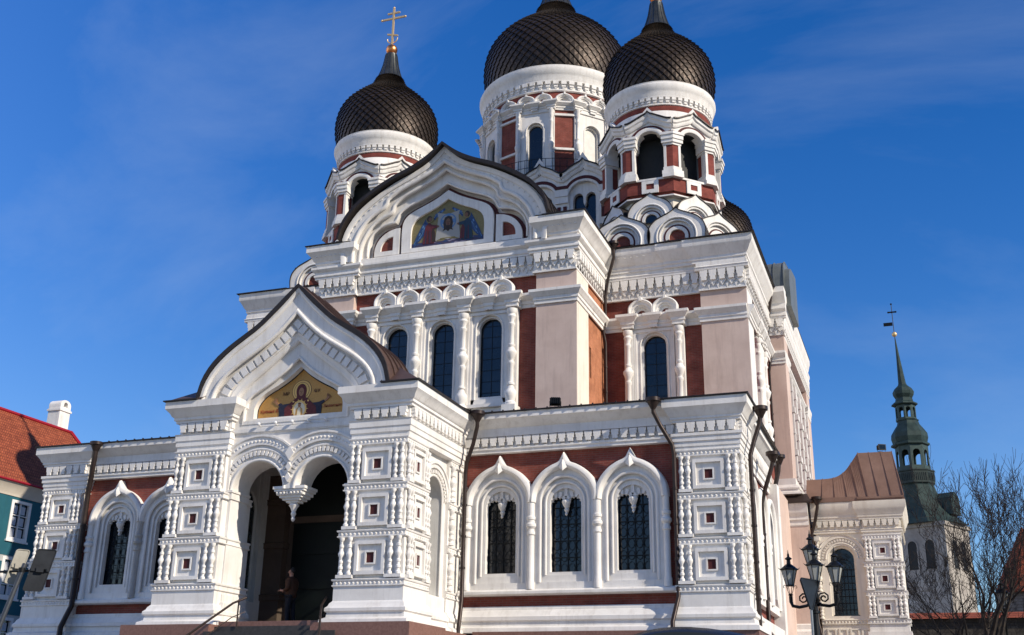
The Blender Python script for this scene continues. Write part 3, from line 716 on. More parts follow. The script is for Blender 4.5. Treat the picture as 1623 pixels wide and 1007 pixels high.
lay(ic, 0, resamp(sym([(1.62, 7.53), (1.60, 7.94), (1.33, 8.29), (.73, 8.62), (.34, 8.87), (0, 9.16)])), 1)
HC = (-.02, 8.44)
lay(ic, 5, ell(HC, .37, .37), 2); lay(ic, 6, ell(HC, .35, .35), 3); lay(ic, 5, ell(HC, .29, .29), 4); lay(ic, 6, ell(HC, .275, .275), 5)
lay(ic, 2, [(-.82, 7.53), (-.82, 7.72), (-.86, 7.90), (-.70, 8.0), (-.45, 8.02), (-.30, 8.12), (.22, 8.12), (.40, 7.98), (.68, 8.0), (.78, 7.86), (.76, 7.53)], 6)
lay(ic, 1, [(-.6, 7.53), (-.62, 7.86), (-.44, 8.02), (-.26, 8.16), (-.14, 8.22), (.1, 8.22), (.22, 8.16), (.4, 8.0), (.56, 7.86), (.62, 7.53)], 7)
lay(ic, 2, [(-.8, 7.9), (-.9, 8.02), (-.78, 8.06), (-.66, 7.97)], 6.5); lay(ic, 2, [(.62, 7.98), (.84, 8.06), (.92, 8.02), (.74, 7.88)], 6.5)
lay(ic, 1, ell((-.02, 8.42), .19, .25), 8); lay(ic, 1, [(-.2, 8.36), (-.17, 8.16), (.14, 8.16), (.16, 8.36)], 7.5)
lay(ic, 3, ell((-.02, 8.39), .095, .145), 9)
lay(ic, 5, [(-.075, 8.41), (-.035, 8.425), (-.035, 8.405), (-.075, 8.395)], 10); lay(ic, 5, [(.0, 8.425), (.04, 8.41), (.04, 8.395), (.0, 8.405)], 10); lay(ic, 5, [(-.05, 8.32), (.01, 8.32), (.01, 8.31), (-.05, 8.31)], 10); lay(ic, 5, [(-.025, 8.4), (-.015, 8.4), (-.01, 8.345), (-.03, 8.345)], 10)
for sg, base in ((-1, (-.86, 8.02)), (1, (.88, 8.03))):
    bx_, by_ = base
    lay(ic, 3, [(bx_, by_-.03), (bx_+sg*.02, by_+.05), (bx_+sg*.12, by_+.12), (bx_+sg*.17, by_+.10), (bx_+sg*.12, by_+.03), (bx_+sg*.05, by_-.03)], 8)
    for k in range(4):
        a = R(20+22*k); q = (bx_+sg*(.11+.01*k)-sg*.02*k, by_+.06+.015*k)
        dx, dy = sg*math.cos(a)*.13, math.sin(a)*.13; nx, ny = -dy*.1, dx*.1
        lay(ic, 3, [(q[0]-nx, q[1]-ny), (q[0]+dx-nx*.6, q[1]+dy-ny*.6), (q[0]+dx+nx*.6, q[1]+dy+ny*.6), (q[0]+nx, q[1]+ny)], 8.4+k*.2)
lay(ic, 6, ell((-.05, 7.80), .27, .30, 20), 9); lay(ic, 4, ell((-.05, 7.78), .215, .25, 20), 10)
for k in range(14):
    a = 2*math.pi*k/14; lay(ic, 6, [(-.05+.26*math.cos(a-.06), 7.8+.29*math.sin(a-.06)), (-.05+.34*math.cos(a), 7.8+.37*math.sin(a)), (-.05+.26*math.cos(a+.06), 7.8+.29*math.sin(a+.06))], 8)
lay(ic, 3, ell((-.05, 7.93), .055, .07, 12), 12); lay(ic, 5, ell((-.05, 7.965), .065, .05, 12, 0, math.pi), 12.5)
lay(ic, 0, [(-.19, 7.56), (-.17, 7.80), (-.08, 7.88), (-.02, 7.88), (.07, 7.80), (.09, 7.56)], 11)
lay(ic, 4, [(-.12, 7.58), (-.10, 7.82), (-.05, 7.86), (.0, 7.82), (.02, 7.58)], 12)
for sg in (-.3, .26): lay(ic, 6, ell((sg, 8.07), .03, .035, 8), 9)
icon = part('icon_mosaic', ic, ICONMATS, gable, False)
def text(name, s_, size, loc, mat, parent, rotz=0, ext=.004, align='CENTER', shear=0):
    cu = bpy.data.curves.new(name, 'FONT'); cu.body = s_; cu.size = size; cu.extrude = ext; cu.align_x = align; cu.align_y = 'CENTER'; cu.shear = shear
    o = bpy.data.objects.new(name, cu); COL.objects.link(o); dg = bpy.context.evaluated_depsgraph_get(); me = bpy.data.meshes.new_from_object(o.evaluated_get(dg)); bpy.data.objects.remove(o)
    me.materials.clear(); me.materials.append(mat); o = bpy.data.objects.new(name, me); COL.objects.link(o); o.parent = parent
    o.location = Vector(loc)-wpos(parent); o.rotation_euler = (R(90), 0, rotz); return o
redtxt = plain('red_lettering', (.28, .05, .02), .6)
text('lettering', 'Купина Бо', .155, (-1.16, -3.956, 7.80), redtxt, icon, shear=.2); text('lettering', 'Знаменiе', .155, (1.16, -3.956, 7.84), redtxt, icon, shear=.2)
text('lettering', 'МР', .17, (-.60, -3.956, 8.36), plain('brown_lettering', (.10, .035, .012)), icon); text('lettering', 'ѲУ', .17, (.56, -3.956, 8.38), bpy.data.materials['brown_lettering'], icon)

# ================================================================== UPPER BODY
def upper_window(fr, c, zb, zt, parent, hw=.515, hwo=.93, z0=10.0, filled=None):
    """recessed round-headed window set in a white surround between two columns"""
    b = MB(fr); ws = zt-hw
    A = arch(c, hw+.12, zb-.12, ws); out = rect_of(A, c-hwo, c+hwo, z0, 14.95, c, ws)
    b.ring(out, A, -.35, 0); B = arch(c, hw, zb, ws); b.ring(A, B, -.38, -.12); b.sweepV(A, roll(0, .035, 0)); b.box(c-hwo, c+hwo, -.35, .0, z0, zb-.12); b.box(c-hw-.12, c+hw+.12, -.38, -.1, zb-.14, zb)
    # flat outer frame
    F0 = [(c-hwo, z0), (c-hwo, 14.92), (c+hwo, 14.92), (c+hwo, z0)]; e = .13
    b.ring(F0, [(c-hwo+e, z0), (c-hwo+e, 14.92-e), (c+hwo-e, 14.92-e), (c+hwo-e, z0)], -.02, .07)
    b.box(c-hwo, c+hwo, 0, .16, zb-.5, zb-.36)
    o = part('upper_window', b, M['white'], parent)
    g = MB(fr); g.prism(arch(c, hw+.02, zb-.05, ws), -.42, -.36); part('glass_pane', g, M['glass'] if not filled else filled, o, False)
    if not filled:
        k = MB(fr); k.box(c-.012, c+.012, -.355, -.34, zb, zt)
        for i in range(7): k.box(c-hw, c+hw, -.352, -.343, zb+.25+i*.5-.01, zb+.25+i*.5+.01)
        k.sweepV(B, [(-.05, -.36), (-.05, -.33), (0, -.33), (0, -.36)]); part('window_bars', k, M['iron'], o)
    return o
def rect_entab(b, path_fn, w0=14.97): pass
ENT = [(0, 0), (.07, 0), (.07, .14), (.12, .17), (.12, .30), (.17, .33), (.22, .42), (.30, .50), (.30, .62), (.0, .66)]
def entab_path(u0, u1, d, marks, hw=.2, out=.16, small=()):
    p = [(u0, d)]
    allm = sorted([(m, hw, out) for m in marks] + [(m, .12, .1) for m in small])
    for m, h, o in allm: p += [(m-h, d), (m-h, d+o), (m+h, d+o), (m+h, d)]
    p.append((u1, d)); return p
def small_koko(b, red, fr, c, w, r, h):
    half = [(r, w), (r*1.0, w+.38*h), (r*.84, w+.6*h), (r*.5, w+.78*h), (r*.2, w+.86*h), (r*.07, w+.93*h), (0, w+h)]
    O = shiftc(sym(half, 3), c); n = len(O)
    I1 = [(c-r*.74*math.cos(math.pi*i/(n-1)), w+r*.82*math.sin(math.pi*i/(n-1))) for i in range(n)]
    I2 = [(c-r*.58*math.cos(math.pi*i/(n-1)), w+r*.66*math.sin(math.pi*i/(n-1))) for i in range(n)]
    I3 = [(c-r*.38*math.cos(math.pi*i/(n-1)), w+r*.44*math.sin(math.pi*i/(n-1))) for i in range(n)]
    b.fr = fr; b.ring(O, I1, -.2, .22); b.sweepV(O, [(-.12, .2), (-.10, .27), (-.03, .31), (.02, .28), (.03, -.1)]); b.ring(I1, I2, -.2, .13); b.ring(I2, I3, -.2, .02)
    b.prism([(c-.06, w+h*.78), (c-.05, w+h*.95), (c, w+h*1.08), (c+.05, w+h*.95), (c+.06, w+h*.78)], .0, .34)
    red.fr = fr; red.prism(I3, -.2, -.06)

def upper_front(fr, parent, cols, wins, koko, u0, u1, pil, mirror=False, right_side=4.6, name='nave_wall', blocks=True, open_gable=True):
    """one upper facade in its frame. d=0 is the pilaster face; brick at d=-.3.
    cols/wins/koko: u positions; u0..u1 full width; pil: list of (a,b) pilasters"""
    bw = MB(fr); wall_holes(bw, u0+.02, u1-.02, 8.0, 16.9, [(c-.6, c+.6, 10.6, 14.75) for c in wins], -.9, -.3)
    o = part(name, bw, M['brick'], parent, False)
    pb = MB(fr)
    for a, b_ in pil: pb.box(a, b_, -.9, 0, 8.0, 16.5)
    part('pilaster', pb, M['pink'], o, False)
    for c in wins: upper_window(fr.shift(d=-.14), c, 11.12, 14.68, o, z0=10.0)
    # columns with backing strips
    st = MB(fr); red = MB(fr)
    for c in cols:
        st.box(c-.2, c+.2, -.4, -.02, 10.0, 14.95)
        inst('turned_column', ME_UPCOL, o, fr.p(c, .12, 10.55), 0, (1, 1, 1)); st.box(c-.3, c+.3, -.3, .42, 9.6, 10.55)
    if cols:
        a, b_ = cols[0], cols[-1]
        mids = [(p+q)/2 for p, q in zip(cols, cols[1:])]
        st.sweepH(entab_path(a-.32, b_+.32, -.1, cols, .2, .2, mids), [(q, z+14.97) for q, z in ENT]); st.box(a-.3, b_+.3, -.5, -.1, 14.94, 15.6)
    # plain band over brick and pilasters
    segs = []
    if cols: segs = [(u0, cols[0]-.3), (cols[-1]+.3, u1)]
    else: segs = [(u0, u1)]
    for a, b_ in segs:
        ms = [(p, q) for p, q in pil if p >= a-.01 and q <= b_+.01]
        pth = [(a, -.3)]; 
        for p, q in sorted(ms):
            if p > a+.02: pth += [(p, -.3), (p, 0)]
            else: pth = [(p, 0)]
            pth += [(q, 0)] + ([(q, -.3)] if q < b_-.02 else [])
        if pth[-1][0] < b_-.02: pth.append((b_, -.3))
        if mirror is False and abs(b_-u1) < .01 and right_side: pth += [(u1, -right_side)]
        st.sweepH(pth, [(q*.9, z+14.97) for q, z in ENT])
    for c, r_ in koko: small_koko(st, red, fr.shift(d=-.25), c, 15.66, r_, .80)
    part('window_columns_trim', st, M['white'], o); 
    if koko: part('kokoshnik_infill', red, M['maroon'], o)
    return o

# ---- west bay
YB = 7.2
frB = Fr(0, YB, 0, 0)
BW = 6.2
bayo = upper_front(frB, cath, [-3.35, -1.12, 1.12, 3.35], [-2.24, 0, 2.24], [(-2.79+i*1.117, .54) for i in range(6)], -BW, BW, [(-BW, -4.4), (4.4, BW)])
def bay_head(fr, parent, side_len, W_=BW, drop_side=True):
    """frieze, cornice blocks and the three-lobed gable"""
    b = MB(fr)
    # frieze body with corner breaks
    b.box(-W_, W_, -1.0, -.12, 16.45, 18.2)
    for a, c in ((-W_, -4.3), (4.3, W_)): b.box(a, c, -1.0, .08, 16.45, 18.2)
    P1 = [(-W_-.0, -side_len), (-W_-.0, .08), (-4.3, .08), (-4.3, -.12), (4.3, -.12), (4.3, .08), (W_+.0, .08), (W_, -side_len)]
    b.sweepH(P1, [(0, 16.40), (.04, 16.40), (.04, 16.48), (0, 16.5)])
    teeth(b, -4.28, 4.28, -.12, 16.86, 17.26, .37, .17, .25)
    teeth(b, -W_, -4.32, .08, 16.86, 17.26, .37, .17, .25); teeth(b, 4.32, W_, .08, 16.86, 17.26, .37, .17, .25)
    b.sweepH(P1, [(0, 17.28), (.17, 17.28), (.17, 17.36), (.22, 17.40), (.22, 17.48), (.18, 17.52), (.18, 17.62), (.28, 17.68), (.33, 17.74), (.33, 17.84), (0, 17.88)])
    f2 = fr.shift(u=W_); fs = Fr(*fr.p(W_, 0, 0), fr.ang+R(90))
    b.fr = fs; teeth(b, -.05, side_len, 0, 16.86, 17.26, .37, .17, .25)
    b.fr = fr
    # upper cornice blocks
    for s_ in (-1, 1):
        b.fr = Fr(*fr.o, fr.ang, s_)
        b.box(4.75, W_+.02, -side_len, .12, 17.85, 18.4)
        pth = [(4.75, -.6), (4.75, .12), (W_+.04, .12), (W_+.04, -side_len)]
        b.sweepH(pth, [(0, 17.86), (.10, 17.86), (.10, 18.0), (.16, 18.03), (.16, 18.14), (.22, 18.18), (.28, 18.30), (.40, 18.46), (.46, 18.52), (.50, 18.56), (.50, 18.84), (-.4, 18.84)])
        for k in range(6): x, y, z = b.fr.p(5.0+k*.25, .40, 18.36); b.box(5.0+k*.25, 5.08+k*.25, .36, .47, 18.34, 18.42)
    b.fr = fr
    o = part('gable_cornice', b, M['white'], parent)
    e = MB(fr)
    for s_ in (-1, 1):
        e.fr = Fr(*fr.o, fr.ang, s_); e.sweepH([(4.9, 0), (4.9, .62), (W_+.54, .62), (W_+.54, -side_len)], eave_prof(18.845))
        e.quad(*[e.fr.p(*q) for q in ((4.5, .6, 18.9), (W_+.5, .6, 18.9), (W_+.5, -side_len, 18.95), (4.5, -side_len, 19.3))])
    part('eave', e, M['edge'], o, False)
    # gable
    G0 = [(4.98, 18.0), (5.04, 18.95), (4.80, 19.72), (4.2, 20.50), (3.3, 21.14), (2.42, 21.62), (1.4, 22.04), (.62, 22.48), (0, 23.08)]
    G1 = [(4.45, 17.9), (4.42, 18.7), (4.15, 19.45), (3.6, 20.1), (2.85, 20.52), (2.78, 20.86), (2.2, 21.25), (1.35, 21.62), (.6, 22.0), (0, 22.42)]
    G1i = [(4.2, 17.9), (4.17, 18.66), (3.9, 19.36), (3.4, 19.92), (2.62, 20.28), (2.55, 20.66), (2.05, 21.03), (1.25, 21.38), (.55, 21.74), (0, 22.12)]
    G2 = [(3.76, 18.15), (3.74, 18.8), (3.5, 19.30), (3.05, 19.62), (2.42, 19.74), (2.26, 20.14), (1.85, 20.45), (1.2, 20.72), (.6, 21.0), (0, 21.36)]
    k5 = (4,)
    g0 = resamp(sym(G0), 61); g1 = resamp(sym(G1, 5, (4, 5)), 61); g1i = resamp(sym(G1i, 5, (4, 5)), 61); g2 = resamp(sym(G2, 5, k5), 61)
    g = MB(fr)
    g.prism(g0, -1.0, -.52)
    g.ring(g0, g1, -.55, .36); g.sweepV(resamp(sym([(u*.96, q-.18) for u, q in G0]), 61), [(-.04, .36), (-.04, .42), (.03, .46), (.18, .46), (.18, .3)])
    teeth_curve(g, resamp(sym([(u*.945, q-.30) for u, q in G0[1:]]), 61), .36, .395, -.03, .03, .34, .25)
    g.sweepV(g1, roll(0, .10, .33)); g.ring(g1, g1i, -.55, .14); g.sweepV(g1i, roll(0, .08, .1))
    g.ring(g1i, resamp(sym([(u*1.045, q+.14) for u, q in G2], 5, k5), 61), -.55, -.12); g.sweepV(resamp(sym([(u*1.045, q+.14) for u, q in G2], 5, k5), 61), roll(0, .06, -.12))
    g.box(-4.4, 4.4, -.55, .10, 17.86, 18.06); g.box(-4.3, 4.3, -.55, .0, 18.06, 18.16)
    # white inner field with openings: centre panel and two side quarters
    MO = [(2.26, 18.3), (2.26, 19.62), (2.08, 20.08), (1.72, 20.34), (1.08, 20.61), (.54, 20.86), (0, 21.2)]
    MI = [(1.80, 18.50), (1.80, 19.45), (1.62, 19.86), (1.3, 20.08), (.8, 20.30), (.4, 20.50), (0, 20.76)]
    mo, mi = resamp(sym(MO), 41), resamp(sym(MI), 41)
    g.ring(mo, mi, -.55, -.24); g.prism([(-2.26, 18.3), (-1.8, 18.5), (1.8, 18.5), (2.26, 18.3)], -.55, -.24)
    for s_ in (-1, 1):
        g.fr = Fr(*fr.o, fr.ang, s_)
        qo = [(2.38, 18.3)] + [(2.38, 19.62)] + [(2.38+1.26*math.sin(a), 18.5+1.12*math.cos(a)) for a in [math.pi/2*i/10 for i in range(1, 11)]] + [(3.64, 18.3)]
        qi = [(2.70, 18.52)] + [(2.70, 19.22)] + [(2.70+.62*math.sin(a), 18.62+.60*math.cos(a)) for a in [math.pi/2*i/10 for i in range(1, 11)]] + [(3.32, 18.52)]
        g.ring(qo, qi, -.55, -.24); g.prism([(2.38, 18.3), (2.70, 18.52), (3.32, 18.52), (3.64, 18.3)], -.55, -.24)
    g.fr = fr
    go = part('upper_gable', g, M['white'], parent)
    rd = MB(fr); rd.prism(g2, -.56, -.38); rd.box(-3.76, 3.76, -.5, -.37, 18.15, 18.3)
    part('red_border', rd, M['maroon'], go)
    rq = MB(fr)
    for s_ in (-1, 1):
        rq.fr = Fr(*fr.o, fr.ang, s_); rq.prism([(2.70, 18.5), (2.70, 19.22)] + [(2.70+.62*math.sin(a), 18.62+.60*math.cos(a)) for a in [math.pi/2*i/10 for i in range(1, 11)]] + [(3.32, 18.5)], -.5, -.34)
    part('brick_quarter', rq, M['brick'], go)
    # barrel roof and its dark rim
    r_ = MB(fr); rim = resamp(sym([(u+.12 if u else 0, q+.16) for u, q in G0[1:]]), 61); rin = resamp(sym([(u+.03 if u else 0, q+.02) for u, q in G0[1:]]), 61)
    r_.ring(rim, rin, -5.5, .74)
    for k in range(1, 11): r_.sweepV(rim, [(0, .74-k*.55), (.05, .74-k*.55), (.05, .70-k*.55), (0, .70-k*.55)])
    ro = part('gable_roof', r_, M['edge'], parent)
    return go
bgable = bay_head(frB, bayo, 4.4)
# bay side (right): white strip and brick return with two slits
bs = MB(Fr(BW, YB, 0, R(90))); bs.box(.012, 1.75, -.6, .02, 8.0, 16.44)
part('bay_side_strip', bs, M['cream'], bayo, False)
bs = MB(Fr(BW, YB, 0, R(90))); wall_holes(bs, 1.75, 4.6, 8.0, 16.5, [(2.15, 2.42, 12.2, 13.6), (2.15, 2.42, 9.0, 11.0)], -.5, -.06)
bs.box(1.7, 4.6, -.6, -.2, 8, 16.5)
part('bay_side_brick', bs, brick_mat('sunlit_orange_brick', (.50, .20, .10), (.43, .165, .085), (.36, .20, .13)), bayo, False)  # lighter copy of the red brick, its sunlit orange put into the colour

# gable mosaic: angels holding a cloth (simplified)
MM = [noise_mat('olive_gold_mosaic', (.17, .14, .06), (.24, .20, .09), 14, .5, .15, .1, bscale=60), plain('blue_mosaic', (.018, .05, .14), .55), plain('white_cloth_mosaic', (.30, .30, .285), .6), plain('flesh_mosaic_2', (.16, .08, .045), .6), plain('hair_mosaic', (.03, .018, .012), .6), plain('red_robe_mosaic', (.095, .014, .02), .6), plain('blue_robe_mosaic', (.012, .038, .07), .6), plain('light_blue_mosaic', (.09, .19, .36), .5), plain('violet_ground_mosaic', (.05, .042, .085), .6), plain('lilac_mosaic', (.21, .19, .26), .6)]
mz = MB(Fr(0, YB+.365, 0, 0))
MIo = [(1.84, 18.46), (1.84, 19.45), (1.66, 19.88), (1.32, 20.11), (.82, 20.33), (.4, 20.53), (0, 20.8)]
mz.m = 0; mz.prism(resamp(sym(MIo)), -.2, .012)
def lz(m, pts, k): mz.m = m; mz.prism(pts, 0, .012+.004*k)
rnd = random.Random(3)
gr = [(-1.8, 18.48)] + [(-1.8+3.6*i/14, 18.72+.10*rnd.random()) for i in range(15)] + [(1.8, 18.48)]
lz(8, gr, 1)
for i in range(26):
    x = -1.7+3.4*rnd.random(); y = 18.5+.24*rnd.random(); q = .08+.12*rnd.random(); lz(9 if i % 2 else 1, [(x-q, y), (x-q*.3, y+.05), (x+q, y+.02), (x+q*.2, y-.02)], 2+i*.02)
# cloth
lz(2, [(-.62, 18.74), (-.50, 19.9), (-.56, 20.16), (0, 20.02), (.56, 20.16), (.50, 19.9), (.62, 18.74), (.3, 18.86), (0, 18.76), (-.3, 18.86)], 3)
lz(0, [(-.38, 18.82), (-.36, 18.87), (.36, 18.87), (.38, 18.82)], 4)
lz(7, ell((0, 19.66), .40, .40), 4); lz(2, ell((0, 19.66), .33, .33), 4.5)
for a in (0, math.pi/2, math.pi): lz(7, [(.14*math.cos(a)-.10*math.sin(a), 19.66+.14*math.sin(a)+.10*math.cos(a)), (.38*math.cos(a)-.10*math.sin(a), 19.66+.38*math.sin(a)+.10*math.cos(a)), (.38*math.cos(a)+.10*math.sin(a), 19.66+.38*math.sin(a)-.10*math.cos(a)), (.14*math.cos(a)+.10*math.sin(a), 19.66+.14*math.sin(a)-.10*math.cos(a))], 5)
lz(4, [(-.2, 19.3), (-.24, 19.6), (-.17, 19.86), (0, 19.94), (.17, 19.86), (.24, 19.6), (.2, 19.3), (.26, 19.2), (.1, 19.26), (0, 19.16), (-.1, 19.26), (-.26, 19.2)], 6)
lz(3, ell((0, 19.6), .12, .2), 7); lz(4, [(-.1, 19.45), (0, 19.28), (.1, 19.45), (.03, 19.47), (-.03, 19.47)], 8); lz(4, [(-.08, 19.64), (-.02, 19.65), (-.02, 19.62), (-.08, 19.62)], 8); lz(4, [(.08, 19.64), (.02, 19.65), (.02, 19.62), (.08, 19.62)], 8); lz(5, [(-.015, 19.6), (.015, 19.6), (.025, 19.5), (-.025, 19.5)], 8)
for sg, robe, under in ((-1, 5, 4), (1, 6, 5)):
    X_ = lambda pts: [(sg*u, q) for u, q in pts]
    lz(1, X_([(1.0, 19.75), (1.12, 19.95), (1.3, 19.6), (1.55, 19.1), (1.74, 18.62), (1.4, 18.85), (1.12, 19.2)]), 4)
    for k in range(4): lz(7, X_([(1.14+k*.07, 19.5-k*.12), (1.18+k*.08, 19.52-k*.12), (1.42+k*.09, 18.98-k*.09), (1.38+k*.09, 18.96-k*.09)]), 5)
    lz(robe, X_([(.66, 18.66), (.7, 19.1), (.78, 19.55), (.95, 19.72), (1.12, 19.55), (1.18, 19.1), (1.24, 18.66)]), 6)
    lz(under, X_([(.6, 18.72), (.64, 19.2), (.74, 19.5), (.82, 19.2), (.78, 18.72)]), 7)
    lz(robe, X_([(.80, 19.58), (.5, 19.52), (.5, 19.42), (.84, 19.38)]), 8); lz(3, ell((sg*.5, 19.47), .05, .05, 8), 9)
    lz(0, ell((sg*.92, 19.88), .19, .19), 7); lz(4, ell((sg*.94, 19.90), .13, .15), 8); lz(3, ell((sg*.90, 19.86), .085, .11), 9)
for sg in (-1, 1):
    for k in range(5): lz((1, 7)[k % 2], [(sg*(.66+.02*k), 20.1-.05*k), (sg*(.2+.08*k), 20.36-.07*k), (sg*(.16+.1*k), 20.26-.07*k), (sg*(.60+.02*k), 20.0-.05*k)], 2+.1*k)
    for k in range(6): lz((4, 5, 6)[k % 3], [(sg*(.70+.075*k), 18.68), (sg*(.76+.06*k), 19.35-.05*(k % 2)), (sg*(.775+.06*k), 19.35-.05*(k % 2)), (sg*(.735+.075*k), 18.68)], 7.4+.05*k)
    for k in range(7): lz((1, 7, 1)[k % 3], [(sg*(1.14+.05*k), 19.7-.12*k), (sg*(1.20+.05*k), 19.74-.12*k), (sg*(1.50+.04*k), 18.95-.07*k), (sg*(1.46+.04*k), 18.92-.07*k)], 5.2+.05*k)
part('gable_mosaic', mz, MM, bgable, False)

# ---- south bay (seen edge-on at the right)
frS = Fr(13.46, 24.9, 0, R(90), 1, .34)
sbay = upper_front(frS, cath, [], [], [], -BW, BW, [(-BW, -4.4), (4.4, BW)], right_side=0, name='transept_wall')
fh_ = MB(frS)
fh_.box(-BW, BW, -1, .06, 16.45, 18.4); teeth(fh_, -BW, BW, .06, 16.86, 17.26, .37, .17, .25)
fh_.sweepH([(-BW, .06), (BW, .06)], [(0, 17.28), (.17, 17.28), (.17, 17.36), (.22, 17.4), (.22, 17.5), (.18, 17.52), (.18, 17.62), (.28, 17.68), (.33, 17.74), (.33, 17.84), (.1, 17.9), (.1, 18.1), (.22, 18.2), (.40, 18.46), (.50, 18.56), (.50, 18.84), (-.4, 18.84)])
part('transept_cornice', fh_, M['white'], sbay)
fe = MB(frS); fe.sweepH([(-BW-.2, .12), (BW, .12)], [(-.3, 18.845), (.42, 18.845), (.48, 18.86), (.48, 18.92), (-.3, 18.95)]); part('transept_eave', fe, M['edge'], sbay, False)
wr = MB(frS)
for c in (-2.9, -.9, 1.1, 3.1):
    for q in (c-.8, c+.8):
        wr.box(q-.12, q+.12, -.4, .12, 9.6, 14.9)
        for k in range(5): wr.box(q-.17, q+.17, -.4, .16+.12*(k % 2), 9.8+k*1.1, 10.1+k*1.1)
part('window_relief', wr, M['white'], sbay)
sw = MB(); sw.box(11.8, 13.485, -20.0, -18.685, 8.0, 16.44); part('transept_side', sw, M['pink'], sbay, False)
st = MB()
st.sweepH([(11.9, -18.7), (13.52, -18.7)], [(q*.9, z+14.97) for q, z in ENT])
st.box(11.9, 13.55, -19.0, -18.62, 16.45, 17.9); teeth(st, 11.9, 13.55, -18.62, 16.86, 17.26, .42, .17, .25)
st.sweepH([(11.9, -18.62), (13.70, -18.62)], [(0, 17.28), (.17, 17.28), (.17, 17.36), (.22, 17.40), (.22, 17.5), (.18, 17.52), (.18, 17.62), (.28, 17.68), (.33, 17.74), (.33, 17.84), (.1, 17.9), (.1, 18.1), (.22, 18.2), (.40, 18.46), (.50, 18.56), (.50, 18.84), (-.4, 18.84)])
base_mould(st, [(11.9, -18.7), (13.56, -18.7), (13.56, -24)], 8.46, 9.25)
part('transept_trim', st, M['white'], sbay)
fz = Fr(13.5, 24.9, 0, R(90)); zr = MB(fz); G0s = [(5.25, 18.7), (5.3, 19.9), (5.12, 20.5), (4.7, 20.9), (4.0, 21.15), (2.5, 21.4), (0, 22.3)]
hz = spline([(-u, q) for u, q in G0s[:-1]], 6) + [(-1.6, 21.5)]; bt = [(-1.6, 18.7)]; a_ = hz; zr.prism(hz+bt, -.95, .10)
for k in (0, 1, 2): zr.sweepV(a_, [(0, -.93+k*.5), (.05, -.93+k*.5), (.05, -.89+k*.5), (0, -.89+k*.5)])
zr.prism([(u*.965, q-.32) for u, q in hz+bt], .0, .36); zr.prism([(u*.93, q-1.5) for u, q in hz+bt], -5, -.9)
part('transept_roof', zr, M['zincgreen'], sbay)

# ---- tower blocks beside the bay
def tower_block(s_):
    fr = Fr(0, 11.5, 0, 0, s_); TX = 12.74
    o = upper_front(fr, cath, [7.36, 9.68], [8.51], [(7.95, .56), (9.07, .56)], 6.0, TX, [(10.70, TX)], name='tower_block_wall', right_side=0)
    b = MB(fr)
    b.box(6.1, TX, -6.8, -.12, 16.45, 18.3); b.box(10.70, TX, -6.8, .08, 16.45, 18.3); b.box(6.1, 10.72, -.5, -.02, 17.74, 18.7)
    P1 = [(6.1, -.12), (10.70, -.12), (10.70, .08), (TX, .08), (TX, -7.0)]
    b.sweepH(P1, [(0, 16.42), (.04, 16.42), (.04, 16.5), (0, 16.52)])
    teeth(b, 6.2, 10.68, -.12, 16.86, 17.34, .42, .17, .26); teeth(b, 10.72, TX, .08, 16.86, 17.34, .42, .17, .26)
    b.sweepH(P1, [(0, 17.36), (.17, 17.36), (.17, 17.46), (.20, 17.5), (.12, 17.56), (.12, 17.72), (0, 17.74)])
    P2 = [(6.1, .0), (9.2, .0), (9.2, .07), (10.45, .07), (10.45, .14), (TX+.04, .14), (TX+.04, -7.0)]
    b.sweepH(P2, [(-.2, 17.70), (.05, 17.72), (.05, 17.84), (.10, 17.88), (.10, 18.0), (.18, 18.1), (.28, 18.3), (.36, 18.42), (.40, 18.48), (.40, 18.80), (-.4, 18.80)])
    for k in range(20): b.box(6.4+k*.3, 6.48+k*.3, .25, .34, 18.34, 18.40)
    if s_ > 0:
        b.fr = Fr(TX, 11.5, 0, R(90)); teeth(b, 0, 7, 0, 16.86, 17.34, .42, .17, .26); b.box(.012, 1.6, -.2, .02, 8, 16.44)
        b.sweepH([(0, .02), (7, .02)], [(q*.9, z+14.97) for q, z in ENT])
        # window surround in profile on the south side
        b.box(2.4, 4.8, -.1, .04, 9.4, 15.0)
        for u in (2.5, 4.7): b.latheF([(r_*.85, h_*1.0) for r_, h_ in UPCOL], u, .05, 10.5, 10)
        b.sweepH(entab_path(2.2, 5.0, .0, (2.5, 3.6, 4.7), .22, .08), [(q*.8, z+14.97) for q, z in ENT])
    part('tower_block_cornice', b, M['white'], o)
    e = MB(fr); e.sweepH([(6.1, .43), (9.15, .43), (9.15, .5), (10.4, .5), (10.4, .58), (TX+.5, .58), (TX+.5, -7.2)], eave_prof(18.805))
    e.quad(*[fr.p(*q) for q in ((6.1, .5, 18.86), (TX+.45, .5, 18.86), (TX+.3, -7.2, 19.0), (6.1, -7.2, 19.4))])
    part('tower_block_roof', e, M['edge'], o, False)
    if s_ > 0:
        d = MB(Fr(TX, 11.5, 0, R(90))); d.box(.06, 8.0, -.6, -.08, 8, 16.4); part('tower_block_side', d, M['brick'], o, False)
    return o
for s_ in (1, -1): tower_block(s_)
core = MB(); core.box(-6.0, 6.0, -30, -7.9, 8, 18.6); core.box(-12.4, 12.4, -31, -12.2, 8, 18.6); core.box(-13.2, 13.2, -31, -2.0, .9, 8.1); part('core_wall', core, M['pink'], cath, False)

